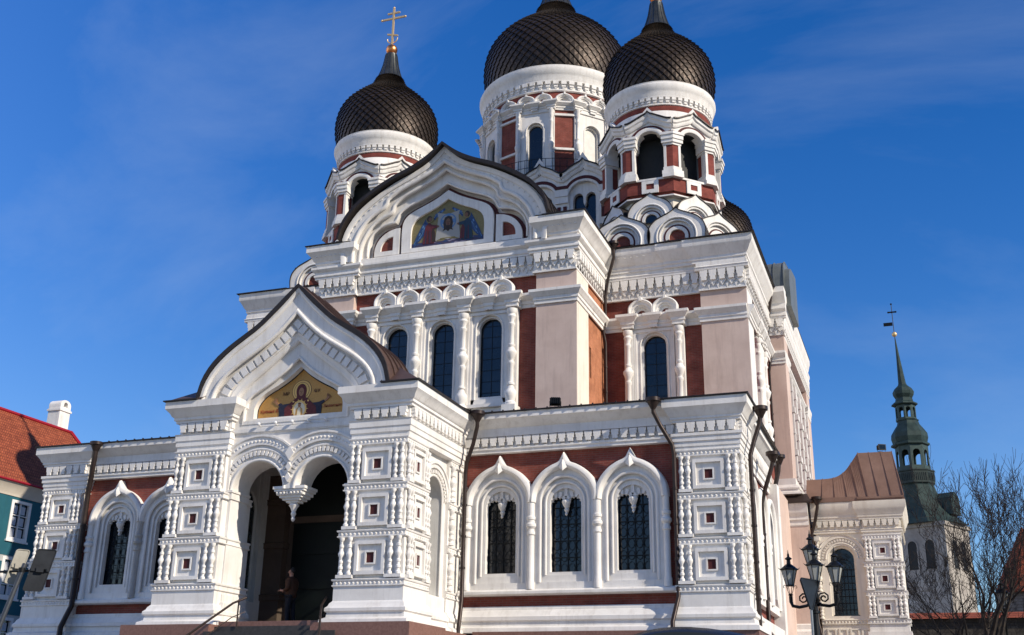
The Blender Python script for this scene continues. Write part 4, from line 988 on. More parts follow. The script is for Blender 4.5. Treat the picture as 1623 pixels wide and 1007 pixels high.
# ================================================================== TOWERS AND DOMES
def onion(profile, seg_scale, zc_mats, c, name_parent, nscale=44, rows=26, z_end=None):
    """diamond shingles laid over an onion profile (list of r,z)"""
    prof = spline(profile, 6)
    L_ = [0]
    for a, b in zip(prof, prof[1:]): L_.append(L_[-1]+math.dist(a, b))
    def at(s_):
        s_ = max(0, min(L_[-1], s_)); i = max(j for j in range(len(L_)-1) if L_[j] <= s_+1e-9); t = (s_-L_[i])/max(L_[i+1]-L_[i], 1e-9)
        a, b = prof[i], prof[i+1]; dr, dz = b[0]-a[0], b[1]-a[1]; l = math.hypot(dr, dz)
        return a[0]+dr*t, a[1]+dz*t, dz/l, -dr/l
    b = MB(); b.lathe([(max(r-.05, .02), z) for r, z in prof], c, 48, cap=False)
    # rows follow the shrinking circumference
    s_ = 0.0; row = 0
    while s_ < L_[-1]-.02:
        r, z, nr, nz_ = at(s_); step = max(.05, 2*math.pi*r/nscale*.47)
        s2 = min(s_+2*step, L_[-1])
        for k in range(nscale):
            a = 2*math.pi*(k+.5*(row % 2))/nscale; h = math.pi/nscale*.985
            def P_(ss, aa, lift):
                rr_, zz, nr_, nz2 = at(ss); rr_ += nr_*lift; zz += nz2*lift; return b.r(c[0]+rr_*math.cos(aa), c[1]+rr_*math.sin(aa), c[2]+zz)
            bo = P_(s_, a, .10); le = P_(s_+step, a-h, .03); to = P_(s2, a, -.02); ri = P_(s_+step, a+h, .03); ce = P_(s_+step*.92, a, .048)
            b.face((bo, ri, ce)); b.face((ri, to, ce)); b.face((to, le, ce)); b.face((le, bo, ce))
            b2 = P_(s_, a, -.04); b.face((bo, b2, le)); b.face((bo, ri, b2))
        s_ += step; row += 1
    return b
DOME = [(2.66, 0), (2.86, .45), (2.98, 1.05), (2.99, 1.7), (2.84, 2.4), (2.50, 3.0), (2.02, 3.5), (1.52, 3.92), (1.12, 4.32), (.86, 4.78), (.80, 5.0)]
NECK = [(.80, 4.95), (.83, 5.0), (.74, 5.1), (.60, 5.5), (.48, 5.95), (.41, 6.35), (.36, 6.68), (.37, 6.74), (.26, 6.78)]
def cross_mesh(b, c, s_, ang=0.0):
    x, y, z = c; f = Fr(x, y, z, ang); b.fr = f
    t = .055*s_
    b.box(-t, t, -t, t, 0, 2.75*s_); b.box(-.78*s_, .78*s_, -t*.8, t*.8, 1.95*s_, 2.06*s_); b.box(-.42*s_, .42*s_, -t*.8, t*.8, 2.35*s_, 2.45*s_)
    b.prism([(-.36*s_, .86*s_), (.36*s_, .66*s_), (.36*s_, .76*s_), (-.36*s_, .96*s_)], -t*.8, t*.8)
    pts = [(.34*s_*math.sin(a), 0, .52*s_-.30*s_*math.cos(a)) for a in [R(-95+19*i) for i in range(11)]]; b.tubeF(pts, .035*s_, 6)
    for u, q in ((-.8, 2.0), (.8, 2.0), (0, 2.78)): x_, y_, z_ = f.p(u*s_, 0, q*s_); b.ball(x_, y_, z_, .075*s_, 8, 5)
    b.fr = W0
def dome_set(c, k, parent, kn=1.0, nscale=42, cross=True, cang=0.0, kz=None):
    cx_, cy_, cz_ = c; kz = kz or k
    b = onion([(r*k, z*kz) for r, z in DOME], 0, None, c, parent, nscale)
    d = part('onion_dome', b, M['scale'], parent, False)
    n = MB(); n.lathe([(r*k, z*kz) for r, z in NECK], c, 32)
    for i in range(16):
        a = 2*math.pi*i/16; n.tube([(cx_+r*k*math.cos(a), cy_+r*k*math.sin(a), cz_+z*kz) for r, z in NECK[2:7]], .03*k, 4)
    part('dome_neck', n, M['neck'], parent)
    g = MB(); g.lathe([(.2*k, 6.7*kz), (.28*k, 6.78*kz), (.22*k, 6.86*kz)], c, 12); g.ball(cx_, cy_, cz_+7.10*kz, .36*k, 16, 10)
    part('ball', g, M['goldball'], parent)
    if cross:
        x = MB(); cross_mesh(x, (cx_, cy_, cz_+7.38*kz), k*1.0, cang); part('cross', x, M['gold'], parent)

def koko_big(fr, r, h, parent, fill, depth=.8, z=0.0):
    """large ogee kokoshnik standing in its frame at w=z"""
    half = [(r*.96, z), (r*1.0, z+.30*h), (r*.93, z+.52*h), (r*.72, z+.70*h), (r*.42, z+.82*h), (r*.18, z+.90*h), (0, z+h)]
    O = resamp(sym(half, 4), 33); n = len(O)
    def circ(f_): return [(-r*f_*math.cos(math.pi*(i/(n-1)*1.16-.08)), z+.28*r+r*f_*math.sin(math.pi*(i/(n-1)*1.16-.08))) for i in range(n)]
    b = MB(fr)
    b.ring(O, circ(.70), -depth, .0); b.sweepV(circ(.69), roll(0, .045, .0)); b.ring(circ(.70), circ(.58), -depth, -.06); b.sweepV(circ(.60), roll(0, .05, -.06)); b.ring(circ(.58), circ(.46), -depth, -.15)
    b.ring(circ(.40), circ(.28), -.34, -.12)
    o = part('kokoshnik', b, M['white'], parent)
    rm = MB(fr); rm.ring(circ(.46), circ(.40), -.34, -.13)
    rm.m = 1; rm.prism(circ(.29), -.36, -.24); part('kokoshnik_infill', rm, [M['maroon'], fill], o)
    e = MB(fr); e.ring(resamp(sym([(u*1.025 if u else 0, q+.035) for u, q in half], 4), 33), O, -depth*.8, .05); part('sheet_edge', e, M['edge'], o)
    return o

def bell_tower(cx, cy):
    base = MB(); 
    def octo(ap, n=8, a0=0.0): return [(cx+ap/math.cos(math.pi/8)*math.cos(R(22.5)+k*math.pi/4), -(cy+ap/math.cos(math.pi/8)*math.sin(R(22.5)+k*math.pi/4))) for k in range(8)]
    base.prismZ(octo(2.55), 18.6, 22.62)
    o = part('bell_tower', base, M['cream'], cath, False)
    sg = 1 if cx > 0 else -1
    lowpos = [(cx+.2*sg-1.31, 12.15, 0), (cx+.2*sg+1.31, 12.15, 0), (cx+3.35*sg, 13.35, R(50)*sg), (cx+3.7*sg, 15.6, R(90)*sg), (cx-3.0*sg, 13.6, R(-50)*sg)]
    for x, y, a in lowpos: koko_big(Fr(x, y, 0, a), 1.36, 1.80, o, M['brick'], 1.2, 19.22)
    for k in range(8):
        a = R(45*k); f = Fr(cx+2.98*math.sin(a), cy-2.98*math.cos(a), 0, a)
        if math.cos(a) > -.75: koko_big(f, 1.12, 1.70, o, M['glass'] if k == 0 else M['brick'], .8, 20.95)
    ap = 2.82; s2 = ap*math.tan(math.pi/8)
    br = MB(); wh = MB(); rd = MB(); ed = MB()
    br.prismZ(octo(2.68), 22.5, 23.25)
    wh.prismZ(octo(ap+.02), 22.46, 22.53)
    for k in range(8):
        a = R(45*k); f = Fr(cx+ap*math.sin(a), cy-ap*math.cos(a), .2, a)
        wh.fr = br.fr = rd.fr = ed.fr = f
        # pedestal zone: white square plaque between brick
        br.box(-s2, s2, -.5, -.02, 22.52, 23.2)
        A = [(-.42, 22.52), (-.42, 23.2), (.42, 23.2), (.42, 22.52)]; B = [(-.2, 22.72), (-.2, 23.02), (.2, 23.02), (.2, 22.72)]
        wh.ring(A, B, -.3, .05, True); br.box(-.2, .2, -.3, .01, 22.72, 23.02)
        wh.box(-.68, .68, -.5, .06, 23.2, 23.3)
        # wall head with arch and ogee top
        n = 33; spr = 25.28
        ia = [(-.66*math.cos(math.pi*i/(n-1)), spr+.66*math.sin(math.pi*i/(n-1))) for i in range(n)]
        top = resamp(sym([(s2, 26.38), (s2*.8, 26.42), (s2*.52, 26.58), (s2*.26, 26.74), (s2*.1, 26.82), (0, 26.96)], 4), n)
        poly_o = [(-s2, spr)] + top + [(s2, spr)]
        poly = [(-s2, spr)] + top + [(s2, spr), (.66, spr)] + ia[::-1][1:]
        wh.prism(poly, -.5, 0)
        wh.sweepV(ia, [(0, 0), (0, .07), (.1, .1), (.2, .07), (.2, 0)])
        wl = resamp([(-s2, 26.12), (-1.02, 26.12)][:1] + [(-1.05*math.cos(t), spr+.10+1.02*math.sin(t)) for t in [math.pi*(.06+.88*i/20) for i in range(21)]] + [(s2, 26.12)][:0], 25)
        rd.sweepV([(-s2, 25.78)] + [(-.94*math.cos(t), spr+.90*math.sin(t)) for t in [math.pi*(.15+.70*i/20) for i in range(21)]] + [(s2, 25.78)], [(-.07, 0), (-.07, .05), (.07, .05), (.07, 0)])
        wh.sweepV(resamp(sym([(s2, 26.02), (s2*.8, 26.07), (s2*.52, 26.23), (s2*.26, 26.37), (s2*.1, 26.46), (0, 26.58)], 4), n), [(-.06, 0), (-.06, .08), (.02, .14), (.10, .14), (.16, .22), (.42, .22), (.42, 0)])
        ed.ring([(u*1.03, q+.06) for u, q in top], top, -.55, .30)
        # pier wrapped on the right-hand vertex
        v = f.p(s2, 0, 0); f2 = Fr(cx+ap*math.sin(a+R(45)), cy-ap*math.cos(a+R(45)), .2, a+R(45))
        def pent(wd, out): # plan polygon about the vertex
            k1 = out*math.tan(math.pi/8)
            pts = [f.p(s2-wd, out, 0), f.p(s2+k1, out, 0), f2.p(-s2+wd, out, 0), f2.p(-s2+wd, -.62, 0), f.p(s2-wd, -.62, 0)]
            return [(p[0], -p[1]) for p in pts]
        wh.fr = br.fr = Fr(0, 0, .2)
        br.prismZ(pent(.40, .05), 23.75, 25.02)
        wh.prismZ(pent(.50, .20), 23.22, 23.42); wh.prismZ(pent(.52, .16), 23.42, 23.6); wh.prismZ(pent(.46, .10), 23.6, 23.8)
        wh.prismZ(pent(.46, .10), 25.0, 25.12); wh.prismZ(pent(.52, .17), 25.12, 25.3); wh.prismZ(pent(.52, .22), 25.3, 25.52); wh.prismZ(pent(.56, .27), 25.52, 25.66)
        for ff, sg in ((f, 1), (f2, -1)):
            wh.fr = ff; e0, e1 = sorted((sg*(s2-.43), sg*(s2-.30))); wh.box(e0, e1, -.3, .08, 23.78, 25.02)
    for b_ in (wh, br, rd, ed): b_.fr = W0
    lo = MB(); lo.prismZ(octo(1.98), 23.2, 26.3); lo.prismZ(octo(2.6), 26.05, 26.4)
    part('belfry_shutter', lo, M['louvre'], o, False)
    part('arcade', wh, M['white'], o); part('brick_pier', br, M['brickband'], o, False); part('arch_line', rd, M['maroon'], o); part('wavy_edge', ed, M['edge'], o)
    drum = MB(); c = (cx, cy, 0)
    drum.lathe([(2.744, 26.3), (2.716, 26.9), (2.585, 27.45)], c, 64, cap=False)
    drum.lathe([(2.567, 27.72), (2.660, 27.74), (2.660, 27.80), (2.604, 27.82), (2.604, 28.12), (2.744, 28.14), (2.744, 28.22), (2.790, 28.3), (2.790, 28.42), (2.846, 28.5), (2.902, 28.62), (2.939, 28.74), (2.939, 28.84), (2.864, 28.9), (2.883, 28.98), (2.697, 29.05)], c, 64, cap=False)
    for i in range(52):
        a = 2*math.pi*i/52; f = Fr(cx+2.604*math.sin(a), cy-2.604*math.cos(a), 0, a); drum.fr = f
        drum.box(-.11, .11, -.03, .13, 27.98, 28.14); drum.box(-.085, .085, -.03, .09, 27.86, 27.98)
    part('drum_cornice', drum, M['white'], o)
    rb = MB(); rb.lathe([(2.595, 27.42), (2.604, 27.45), (2.604, 27.70), (2.567, 27.73)], c, 64, cap=False); part('red_band', rb, M['brickband'], o)
    dome_set((cx, cy, 28.92), .975, o, kz=.995)
    return o
bell_tower(8.08, 16.5); bell_tower(-8.08, 16.5)
# rear corner domes (one shows behind the right tower, one by its cross)
for cx, cy, cang in ((8.5, 29.5, 0), (-7.7, 29.5, 0)):
    b = MB(); b.lathe([(2.2, 18), (2.2, 24.6), (2.4, 25.0), (2.45, 25.6), (2.35, 25.7)], (cx, cy, 0), 40); t_ = part('rear_turret', b, M['white'], cath)
    dome_set((cx, cy, 25.9 if cx > 0 else 26.0), .80, t_, cang=0)

# ---- central tower
def central_tower(cx, cy):
    c = (cx, cy, 0); b = MB()
    b.lathe([(3.85, 24), (3.85, 33.0)], c, 64, cap=False)
    o = part('central_tower', b, M['cream'], cath)
    wh = MB(); br = MB(); gl = MB(); fill = MB(); rd = MB()
    for k in range(8):
        a = R(2+45*k)
        if math.cos(a) < -.4: continue
        f = Fr(cx+4.42*math.sin(a), cy-4.42*math.cos(a), 0, a); wh.fr = f
        A = arch(0, .55, 26.8, 30.72); out = rect_of(A, -1.0, 1.0, 26.6, 32.0, 0, 30.7); wh.ring(out, A, -.4, 0); B = arch(0, .43, 26.8, 30.72); wh.ring(A, B, -.45, -.14); wh.sweepV(A, roll(0, .035, 0))
        F0 = [(-1.0, 26.8), (-1.0, 32.0), (1.0, 32.0), (1.0, 26.8)]; wh.ring(F0, [(-.86, 26.8), (-.86, 31.86), (.86, 31.86), (.86, 26.8)], -.02, .07)
        t_ = fill if k == 1 else gl; t_.fr = f; t_.prism(arch(0, .46, 26.7, 30.72), -.40, -.28)
        for u in (-1.02, 1.02):
            wh.latheF([(r_*.75, h_*1.18) for r_, h_ in UPCOL], u, .08, 26.95, 10); wh.box(u-.16, u+.16, -.3, .02, 26.6, 32.0)
        wh.sweepH(entab_path(-1.25, 1.25, .0, (-1.02, 1.02), .17, .14, (0,)), [(q*.9, z*.8+31.98) for q, z in ENT])
        for c_ in (-.52, .52): small_koko(wh, rd, f.shift(d=-.15), c_, 32.48, .52, .66)
        # brick bay between
        a2 = a+R(22.5); f2 = Fr(cx+4.52*math.sin(a2), cy-4.52*math.cos(a2), 0, a2)
        br.fr = f2; br.box(-.6, .6, -.5, -.08, 26.6, 32.0); wh.fr = f2
        for z in (29.35, 31.6): wh.box(-.6, .6, -.3, .03, z, z+.14)
        wh.sweepH([(-.72, -.06), (.72, -.06)], [(q*.9, z*.8+31.98) for q, z in ENT]); small_koko(wh, rd, f2.shift(d=-.2), 0, 32.48, .52, .66)
    part('drum_window_trim', wh, M['white'], o); part('drum_brick', br, M['brick'], o, False); part('drum_glass', gl, M['glass'], o, False)
    part('blocked_window', fill, noise_mat('white_board', (.62, .6, .56), (.74, .72, .68), 3, .8), o, False); part('kokoshnik_infill', rd, M['maroon'], o)
    dr = MB()
    dr.lathe([(4.343, 33.30), (4.458, 33.34), (4.458, 33.42), (4.400, 33.44), (4.400, 33.9), (4.574, 33.92), (4.574, 34.02), (4.632, 34.12), (4.632, 34.28), (4.690, 34.36), (4.757, 34.5), (4.806, 34.66), (4.806, 34.78), (4.709, 34.84), (4.729, 34.95), (4.439, 35.05)], c, 80, cap=False)
    for i in range(60):
        a = 2*math.pi*i/60; dr.fr = Fr(cx+4.40*math.sin(a), cy-4.40*math.cos(a), 0, a); dr.box(-.16, .16, -.03, .18, 33.72, 33.92); dr.box(-.12, .12, -.03, .12, 33.56, 33.72); dr.box(-.07, .07, -.03, .08, 33.44, 33.56)
    part('drum_cornice', dr, M['white'], o)
    rb = MB(); rb.lathe([(4.294, 32.6), (4.323, 32.6), (4.323, 33.3), (4.246, 33.32)], c, 80, cap=False); part('red_band', rb, M['brickband'], o)
    dome_set((cx, cy, 34.90), 1.51, o, nscale=50, kz=1.40)
    # base storey with wavy head and twin-arched windows
    bs = MB(); hw = 5.1; bs.prismZ([(-hw+.57, -19.8), (hw+.57, -19.8), (hw+.57, -28), (-hw+.57, -28)], 18.5, 27.0); part('tower_base', bs, M['white'], o, False)
    wb = MB(); rb = MB(); gb = MB(); eb = MB()
    for cc in (-1.98, .57, 3.12, 5.67):
        f = Fr(cc, 19.05, 0, 0); wb.fr = rb.fr = gb.fr = eb.fr = f; h = 1.275; n = 33
        top = resamp(sym([(h, 27.26), (h*.82, 27.34), (h*.55, 27.58), (h*.28, 27.76), (h*.1, 27.86), (0, 28.04)], 4), n)
        ia = [(-.86*math.cos(math.pi*i/(n-1)), 26.0+.72*math.sin(math.pi*i/(n-1))) for i in range(n)]
        wb.prism([(-h, 24)] + top + [(h, 24), (.86, 24), (.86, 26.0)] + ia[::-1][1:-1] + [(-.86, 26.0), (-.86, 24)], -.6, 0)
        wb.sweepV(ia, [(0, 0), (0, .08), (.12, .1), (.14, 0)])
        rb.sweepV([(-h, 26.5)] + [(-1.06*math.cos(t), 26.05+.93*math.sin(t)) for t in [math.pi*(.16+.68*i/20) for i in range(21)]] + [(h, 26.5)], [(-.09, 0), (-.09, .05), (.09, .05), (.09, 0)])
        wb.sweepV(resamp(sym([(h, 26.84), (h*.82, 26.92), (h*.55, 27.16), (h*.28, 27.34), (h*.1, 27.44), (0, 27.62)], 4), n), [(-.05, 0), (-.05, .08), (.05, .15), (.12, .15), (.2, .24), (.43, .24), (.43, 0)])
        eb.ring([(u*1.02, q+.06) for u, q in top], top, -1.2, .32)
        # twin lobes
        pts = [(-.86, 26.0)] + ia[1:-1] + [(.86, 26.0), (.66, 25.5)] + [(.36+.28*math.cos(t), 25.78+.30*math.sin(t)) for t in [math.pi*i/8 for i in range(9)]] + [(.07, 25.5), (0, 25.28), (-.07, 25.5)] + [(-.36+.28*math.cos(t), 25.78+.30*math.sin(t)) for t in [math.pi*i/8 for i in range(9)]] + [(-.66, 25.5)]
        wb.prism(pts, -.4, -.15)
        for sg in (-1, 1): wb.box(sg*.66-.0 if sg > 0 else -.86, .86 if sg > 0 else -.66, -.45, -.1, 23, 26.0)
        for sg in (-1, 1):
            e0, e1 = sorted((sg*.9, sg*h)); wb.box(e0, e1, 0, .14, 25.9, 26.3); wb.box(e0, e1, 0, .09, 25.5, 25.9); rb.box(min(sg*1.0, sg*1.2), max(sg*1.0, sg*1.2), 0, .04, 24.4, 25.3)
        gb.box(-.7, .7, -.5, -.42, 23.5, 26.2)
    part('base_arcade', wb, M['white'], o); part('arch_line', rb, M['maroon'], o); part('base_glass', gb, M['glass'], o, False); part('wavy_edge', eb, M['edge'], o)
    return o
ctower = central_tower(-.15, 24.0)
# railing round the central drum foot
rl = MB()
for i in range(40):
    a = R(-90+180*i/39); x, y = -.15+5.1*math.sin(a), 24-5.1*math.cos(a); rl.tube([(x, y, 27.4), (x, y, 28.5)], .018, 4)
for z in (28.0, 28.5): rl.tube([(-.15+5.1*math.sin(R(-90+180*i/39)), 24-5.1*math.cos(R(-90+180*i/39)), z) for i in range(40)], .018, 4)
part('roof_railing', rl, M['iron'], ctower)

# ================================================================== SOUTH PORCH AND LOWER RIGHT
sp = MB()
sp.box(12.3, 14.05, -22, -18.6, .6, 8.1); part('aisle_wall', sp, M['pink'], cath, False)
sl = MB(); sl.sweepH([(12.3, -18.6), (14.05, -18.6)], [(0, 6.95), (.05, 7.0), (.05, 7.2), (.12, 7.25), (.12, 7.4), (.2, 7.5), (.26, 7.6), (.26, 7.75), (.32, 7.85), (.36, 8.0), (-.3, 8.0)])
sl.sweepH([(12.3, -18.6), (14.05, -18.6)], [(0, 2.55), (.06, 2.5), (.06, 2.3), (.14, 2.2), (.14, 1.9), (.2, 1.8), (.2, .6), (0, .6)])
part('aisle_trim', sl, M['white'], cath)
ar = MB(); ar.quad((12.2, 18.2, 8.05), (14.25, 18.2, 8.05), (14.05, 18.75, 8.5), (12.2, 18.75, 8.5)); ar.quad((14.25, 18.2, 8.05), (14.6, 20.5, 8.05), (14.05, 21, 8.5), (14.05, 18.75, 8.5)); ar.box(12.2, 14.27, -18.25, -18.17, 7.98, 8.06); part('aisle_roof', ar, M['roofdark'], cath, False)
fw_ = Fr(0, 19.0, 0, 0)
sp = MB(fw_)
# arch bay u 14.3..16.4 and pier 16.4..18.05
A = arch(15.38, .62, 2.9, 5.45); out = rect_of(A, 14.3, 16.4, 2.9, 7.2, 15.38, 5.45); sp.ring(out, A, -.6, 0)
sp.box(14.3, 16.4, -.6, 0, .5, 2.9)
B = arch(15.38, .52, 3.0, 5.45); sp.ring(A, B, -.5, -.16)
for r_, pr in ((.72, roll(0, .04, 0)), (1.0, [(-.05, 0), (-.05, .06), (.06, .06), (.1, .1), (.1, 0)])): sp.sweepV([(max(14.3, min(16.4, u)), q) for u, q in arch(15.38, r_, 5.3, 5.45)[1:-1]], pr)
teeth_curve(sp, arch(15.38, .86, 5.4, 5.45)[1:-1], 0, .05, -.05, .05, .13)
for zt in (2.74,): sp.sweepH([(14.3, 0), (16.4, 0)], [(q, z+zt) for q, z in BAND]); beads(sp, [(14.4, zt-.11), (16.4, zt-.11)], .045, .045, .14)
for u in (14.7, 15.2, 15.7, 16.2): sp.ring([(u-.2, 1.6), (u-.2, 2.35), (u+.2, 2.35), (u+.2, 1.6)], [(u-.13, 1.67), (u-.13, 2.28), (u+.13, 2.28), (u+.13, 1.67)], 0, .05, True)
for z0, z1 in ((5.3, 6.3), (4.0, 5.05), (2.78, 3.75)): sp.latheF([(r_*1.1, h_*(z1-z0)/.86) for r_, h_ in COLONNETTE], 14.32, .05, z0, 9)
for zt in (6.5, 5.25, 3.96): sp.box(14.2, 14.46, -.1, .16, zt-.2, zt)
# south flank wall of the porch, frieze and cornice
sp.box(14.2, 18.0, -4.4, -.6, .5, 7.2); sp.box(14.25, 16.4, -.5, .02, 6.6, 7.4); sp.box(16.4, 18.1, -.6, .08, 6.5, 7.4)
pth = [(14.15, .02), (16.38, .02), (16.38, .08), (18.1, .08), (18.1, -4.4)]
sp.sweepH(pth, [(0, 6.6), (.05, 6.62), (.05, 6.72), (.08, 6.74), (0, 6.8)])
teeth(sp, 14.35, 16.36, .02, 6.9, 7.18, .27, .12); teeth(sp, 16.42, 18.08, .08, 6.9, 7.18, .27, .12)
sp.sweepH(pth, [(0, 7.2), (.1, 7.2), (.1, 7.27), (.14, 7.32), (.14, 7.42), (.2, 7.5), (.24, 7.62), (.30, 7.72), (.30, 8.02), (-.3, 8.02)])
spo = part('south_porch_wall', sp, M['cream'], cath)
g = MB(fw_); g.prism(arch(15.38, .55, 2.9, 5.45), -.45, -.4); part('glass_pane', g, M['glass'], spo, False)
k = MB(fw_)
for u in (-.34, -.17, 0, .17, .34): k.box(15.38+u-.012, 15.38+u+.012, -.33, -.30, 3.0, 5.0)
for z in (3.2, 3.5, 3.8, 4.1, 4.4, 4.7, 5.0): k.box(14.86, 15.9, -.325, -.305, z-.012, z+.012)
for r_ in (.15, .3, .45): k.tubeF([(15.38-r_*math.cos(t), -.31, 5.0+r_*1.1*math.sin(t)) for t in [math.pi*i/10 for i in range(11)]], .012, 4)
part('grille', k, M['iron'], spo)
pier(16.42, 17.98, 18.95, 20.4, [6.5, 5.25, 3.96, 2.74], [0, .03, .05, .07], 2.1, ('F',))
b = MB(); base_mould(b, [(16.3, -20.4), (16.3, -18.85), (18.1, -18.85), (18.1, -20.4)], .5, 2.2); b.box(16.3, 18.1, -20.4, -18.85, .5, 2.2); part('pier_base', b, M['white'], cath)
# brown barrel roof with seams
RP = spline([(14.0, 9.30), (15.2, 9.34), (15.75, 9.6), (16.1, 10.0), (16.45, 10.48)], 6) + [(18.0, 10.46)]
rf = MB()
tops_ = RP; n = len(RP)
def eave_w(u): return 8.16 if u < 16.3 else 8.5
for i in range(n-1):
    (u0, z0), (u1, z1) = RP[i], RP[i+1]
    rf.quad((u0, 19.55, z0), (u1, 19.55, z1), (u1, 25, z1), (u0, 25, z0)) 
    k0, k1 = [.36*min(1, max(0, (q-14.9)/1.5)) for q in (u0, u1)]
    rf.quad((u0+k0, 18.75, 8.2), (u1+k1, 18.75, 8.2), (u1, 19.55, z1), (u0, 19.55, z0))
rf.quad((18.0, 19.55, 10.46), (18.36, 18.75, 8.2), (18.35, 25, 8.2), (18.0, 25, 10.46))
rf.box(14.1, 16.32, -19.5, -18.64, 8.03, 8.24); rf.box(16.32, 18.38, -19.5, -18.64, 8.03, 8.11); rf.box(16.3, 18.36, -19.5, -18.6, 8.11, 8.2)
for u in (14.75, 15.25, 15.7, 16.1, 16.45, 16.95, 17.5, 18.0):
    zz = max(q for p, q in RP if p <= u+.01) if u > 14.2 else 9.3
    i = max(j for j in range(n) if RP[j][0] <= u+.01); zz = RP[i][1]
    rf.tube([(u+.36*min(1, max(0, (u-14.9)/1.5)), 18.72, 8.22), (u, 19.56, zz+.02), (u, 25, zz+.02)], .022, 4)
part('south_porch_roof', rf, M['roof'], cath, False)

# ================================================================== DOWNSPOUTS
def downspout(pts, r=.07, funnel=True):
    b = MB(); b.tube(pts, r, 12)
    if funnel:
        x, y, z = pts[0]; b.lathe([(r, -.16), (.20, .08), (.25, .10), (.25, .22), (.20, .22), (.18, .1)], (x, y, z), 14, cap=False)
    for p, q in zip(pts, pts[1:]):
        if abs(p[2]-q[2]) > 1.5:
            k = int(abs(p[2]-q[2])/1.3)
            for i in range(1, k+1):
                t = i/(k+1); c = [p[j]+(q[j]-p[j])*t for j in range(3)]; b.lathe([(r, -.04), (r+.022, -.035), (r+.022, .035), (r, .04)], c, 12, cap=False)
    part('downspout', b, M['pipe'], cath)
downspout([(11.1, -.50, 8.0), (11.1, -.48, 7.75), (11.3, -.35, 7.3), (11.62, -.18, 6.7), (11.66, -.14, 6.4), (11.66, -.14, 1.9), (11.6, -.35, 1.5), (11.55, -.62, 1.1), (11.55, -.65, -.5)])
downspout([(4.95, -.55, 8.0), (4.95, -.55, 7.7), (4.75, -.40, 7.1), (4.5, -.32, 6.5), (4.45, -.28, 6.1), (4.45, -.28, 1.9), (4.5, -.5, 1.4), (4.5, -.62, .9), (4.5, -.62, -.5)])
downspout([(6.85, 11.05, 18.95), (6.85, 11.05, 18.4), (6.5, 11.25, 17.4), (6.36, 11.3, 16.6), (6.36, 11.3, 15.6), (6.25, 11.3, 14.9), (6.32, 11.4, 14.4), (6.32, 11.4, 8.6)])
downspout([(-11.15, -.45, 8.0), (-11.15, -.45, 7.7), (-11.3, -.3, 7.0), (-11.45, -.18, 6.4), (-11.5, -.12, 6.0), (-11.52, -.12, 2.0), (-11.55, -.5, 1.2), (-11.55, -.55, -.5)], .10)
downspout([(13.05, 18.15, 18.7), (13.05, 18.15, 18.3), (12.85, 18.3, 17.3), (12.75, 18.4, 16.7), (12.75, 18.45, 15.8), (12.85, 18.2, 15.2), (12.7, 18.4, 14.5), (12.7, 18.45, 9.2)])
downspout([(14.35, 1.0, 7.85), (14.3, 1.0, 7.5), (14.1, .9, 6.9), (13.98, .75, 6.4), (13.98, .75, -.4)], .075)
downspout([(14.2, 4.9, 7.2), (14.15, 4.9, 6.9), (13.9, 4.9, 6.2), (13.72, 4.9, 5.6), (13.72, 4.9, 1.2), (14.1, 4.9, .7), (14.1, 4.9, -.4)], .075)
downspout([(13.95, 9.0, 8.0), (13.9, 9.0, 7.6), (13.75, 9.0, 7.0), (13.72, 9.0, 1.2), (13.9, 9, .6), (13.9, 9, -.4)], .09)
downspout([(14.5, 18.5, 8.05), (14.5, 18.5, 7.8), (14.35, 18.62, 7.2), (14.15, 18.68, 6.6), (14.15, 18.68, 2.6), (14.45, 18.3, 1.2), (14.45, 18.3, 0)], .075)
# front steps
stp = MB()
for i in range(9): stp.box(-1.9-.0*i, 2.6, 4.75, 5.05+i*.34, -.75, .93-.17*(i+1)+.17*0)
part('front_steps', stp, noise_mat('dark_granite', (.035, .033, .033), (.06, .056, .055), 10, .6), cath, False)
# ================================================================== GROUND
def gz(y): return -.6 if y > -9 else (-3.45 if y < -34 else -.6-2.85*(-9-y)/25)
g = MB(); ys = [-400, -120, -60, -34, -30, -26, -22, -18, -14, -11, -9, 0, 30, 60, 120, 300, 900]; xs = [-900, -200, -80, -40, -20, 0, 20, 40, 80, 200, 900]
ids = [[g.r(x, y, gz(y)-.004) for x in xs] for y in ys]
for i in range(len(ys)-1):
    for j in range(len(xs)-1): g.face((ids[i][j], ids[i][j+1], ids[i+1][j+1], ids[i+1][j]))
structure('ground', g, brick_mat('cobblestone', (.30, .275, .245), (.24, .22, .20), (.13, .12, .11), bw=.2, bh=.13, msize=.012))

# ================================================================== LEFT: TEAL HOUSE
HX, HY0, HY1 = -36.0, -4.0, 32.2
hs_ = thing('town_house', 'teal town house with red tiled roof at the left edge', 'house', (HX-5.8, 14, -.6))
def brick_like_tiles(name, c1, c2, mortar): return brick_mat(name, c1, c2, mortar, bw=.2, bh=.25, msize=.018, bump=1.0)
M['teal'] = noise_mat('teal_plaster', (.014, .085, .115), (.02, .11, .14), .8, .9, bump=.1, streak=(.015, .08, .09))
M['palewall'] = noise_mat('pale_grey_plaster', (.34, .36, .35), (.44, .45, .43), .8, .9, bump=.1, streak=(.28, .28, .27))
M['tile'] = brick_like_tiles('red_roof_tiles', (.37, .10, .045), (.28, .07, .033), (.12, .03, .018))
fh = Fr(HX, 0, 0, R(90))                              # u = y, outward +x
wins = [(y, z) for y in (.6, 4.9, 9.2, 13.5, 17.9, 22.25, 26.6) for z in (1.4, 5.1, 8.7)]
b = MB(fh); wall_holes(b, HY0, HY1, -.6, 11.5, [(y-.74, y+.74, z, z+2.3) for y, z in wins], -.45, 0); part('wall', b, M['palewall'], hs_, False)
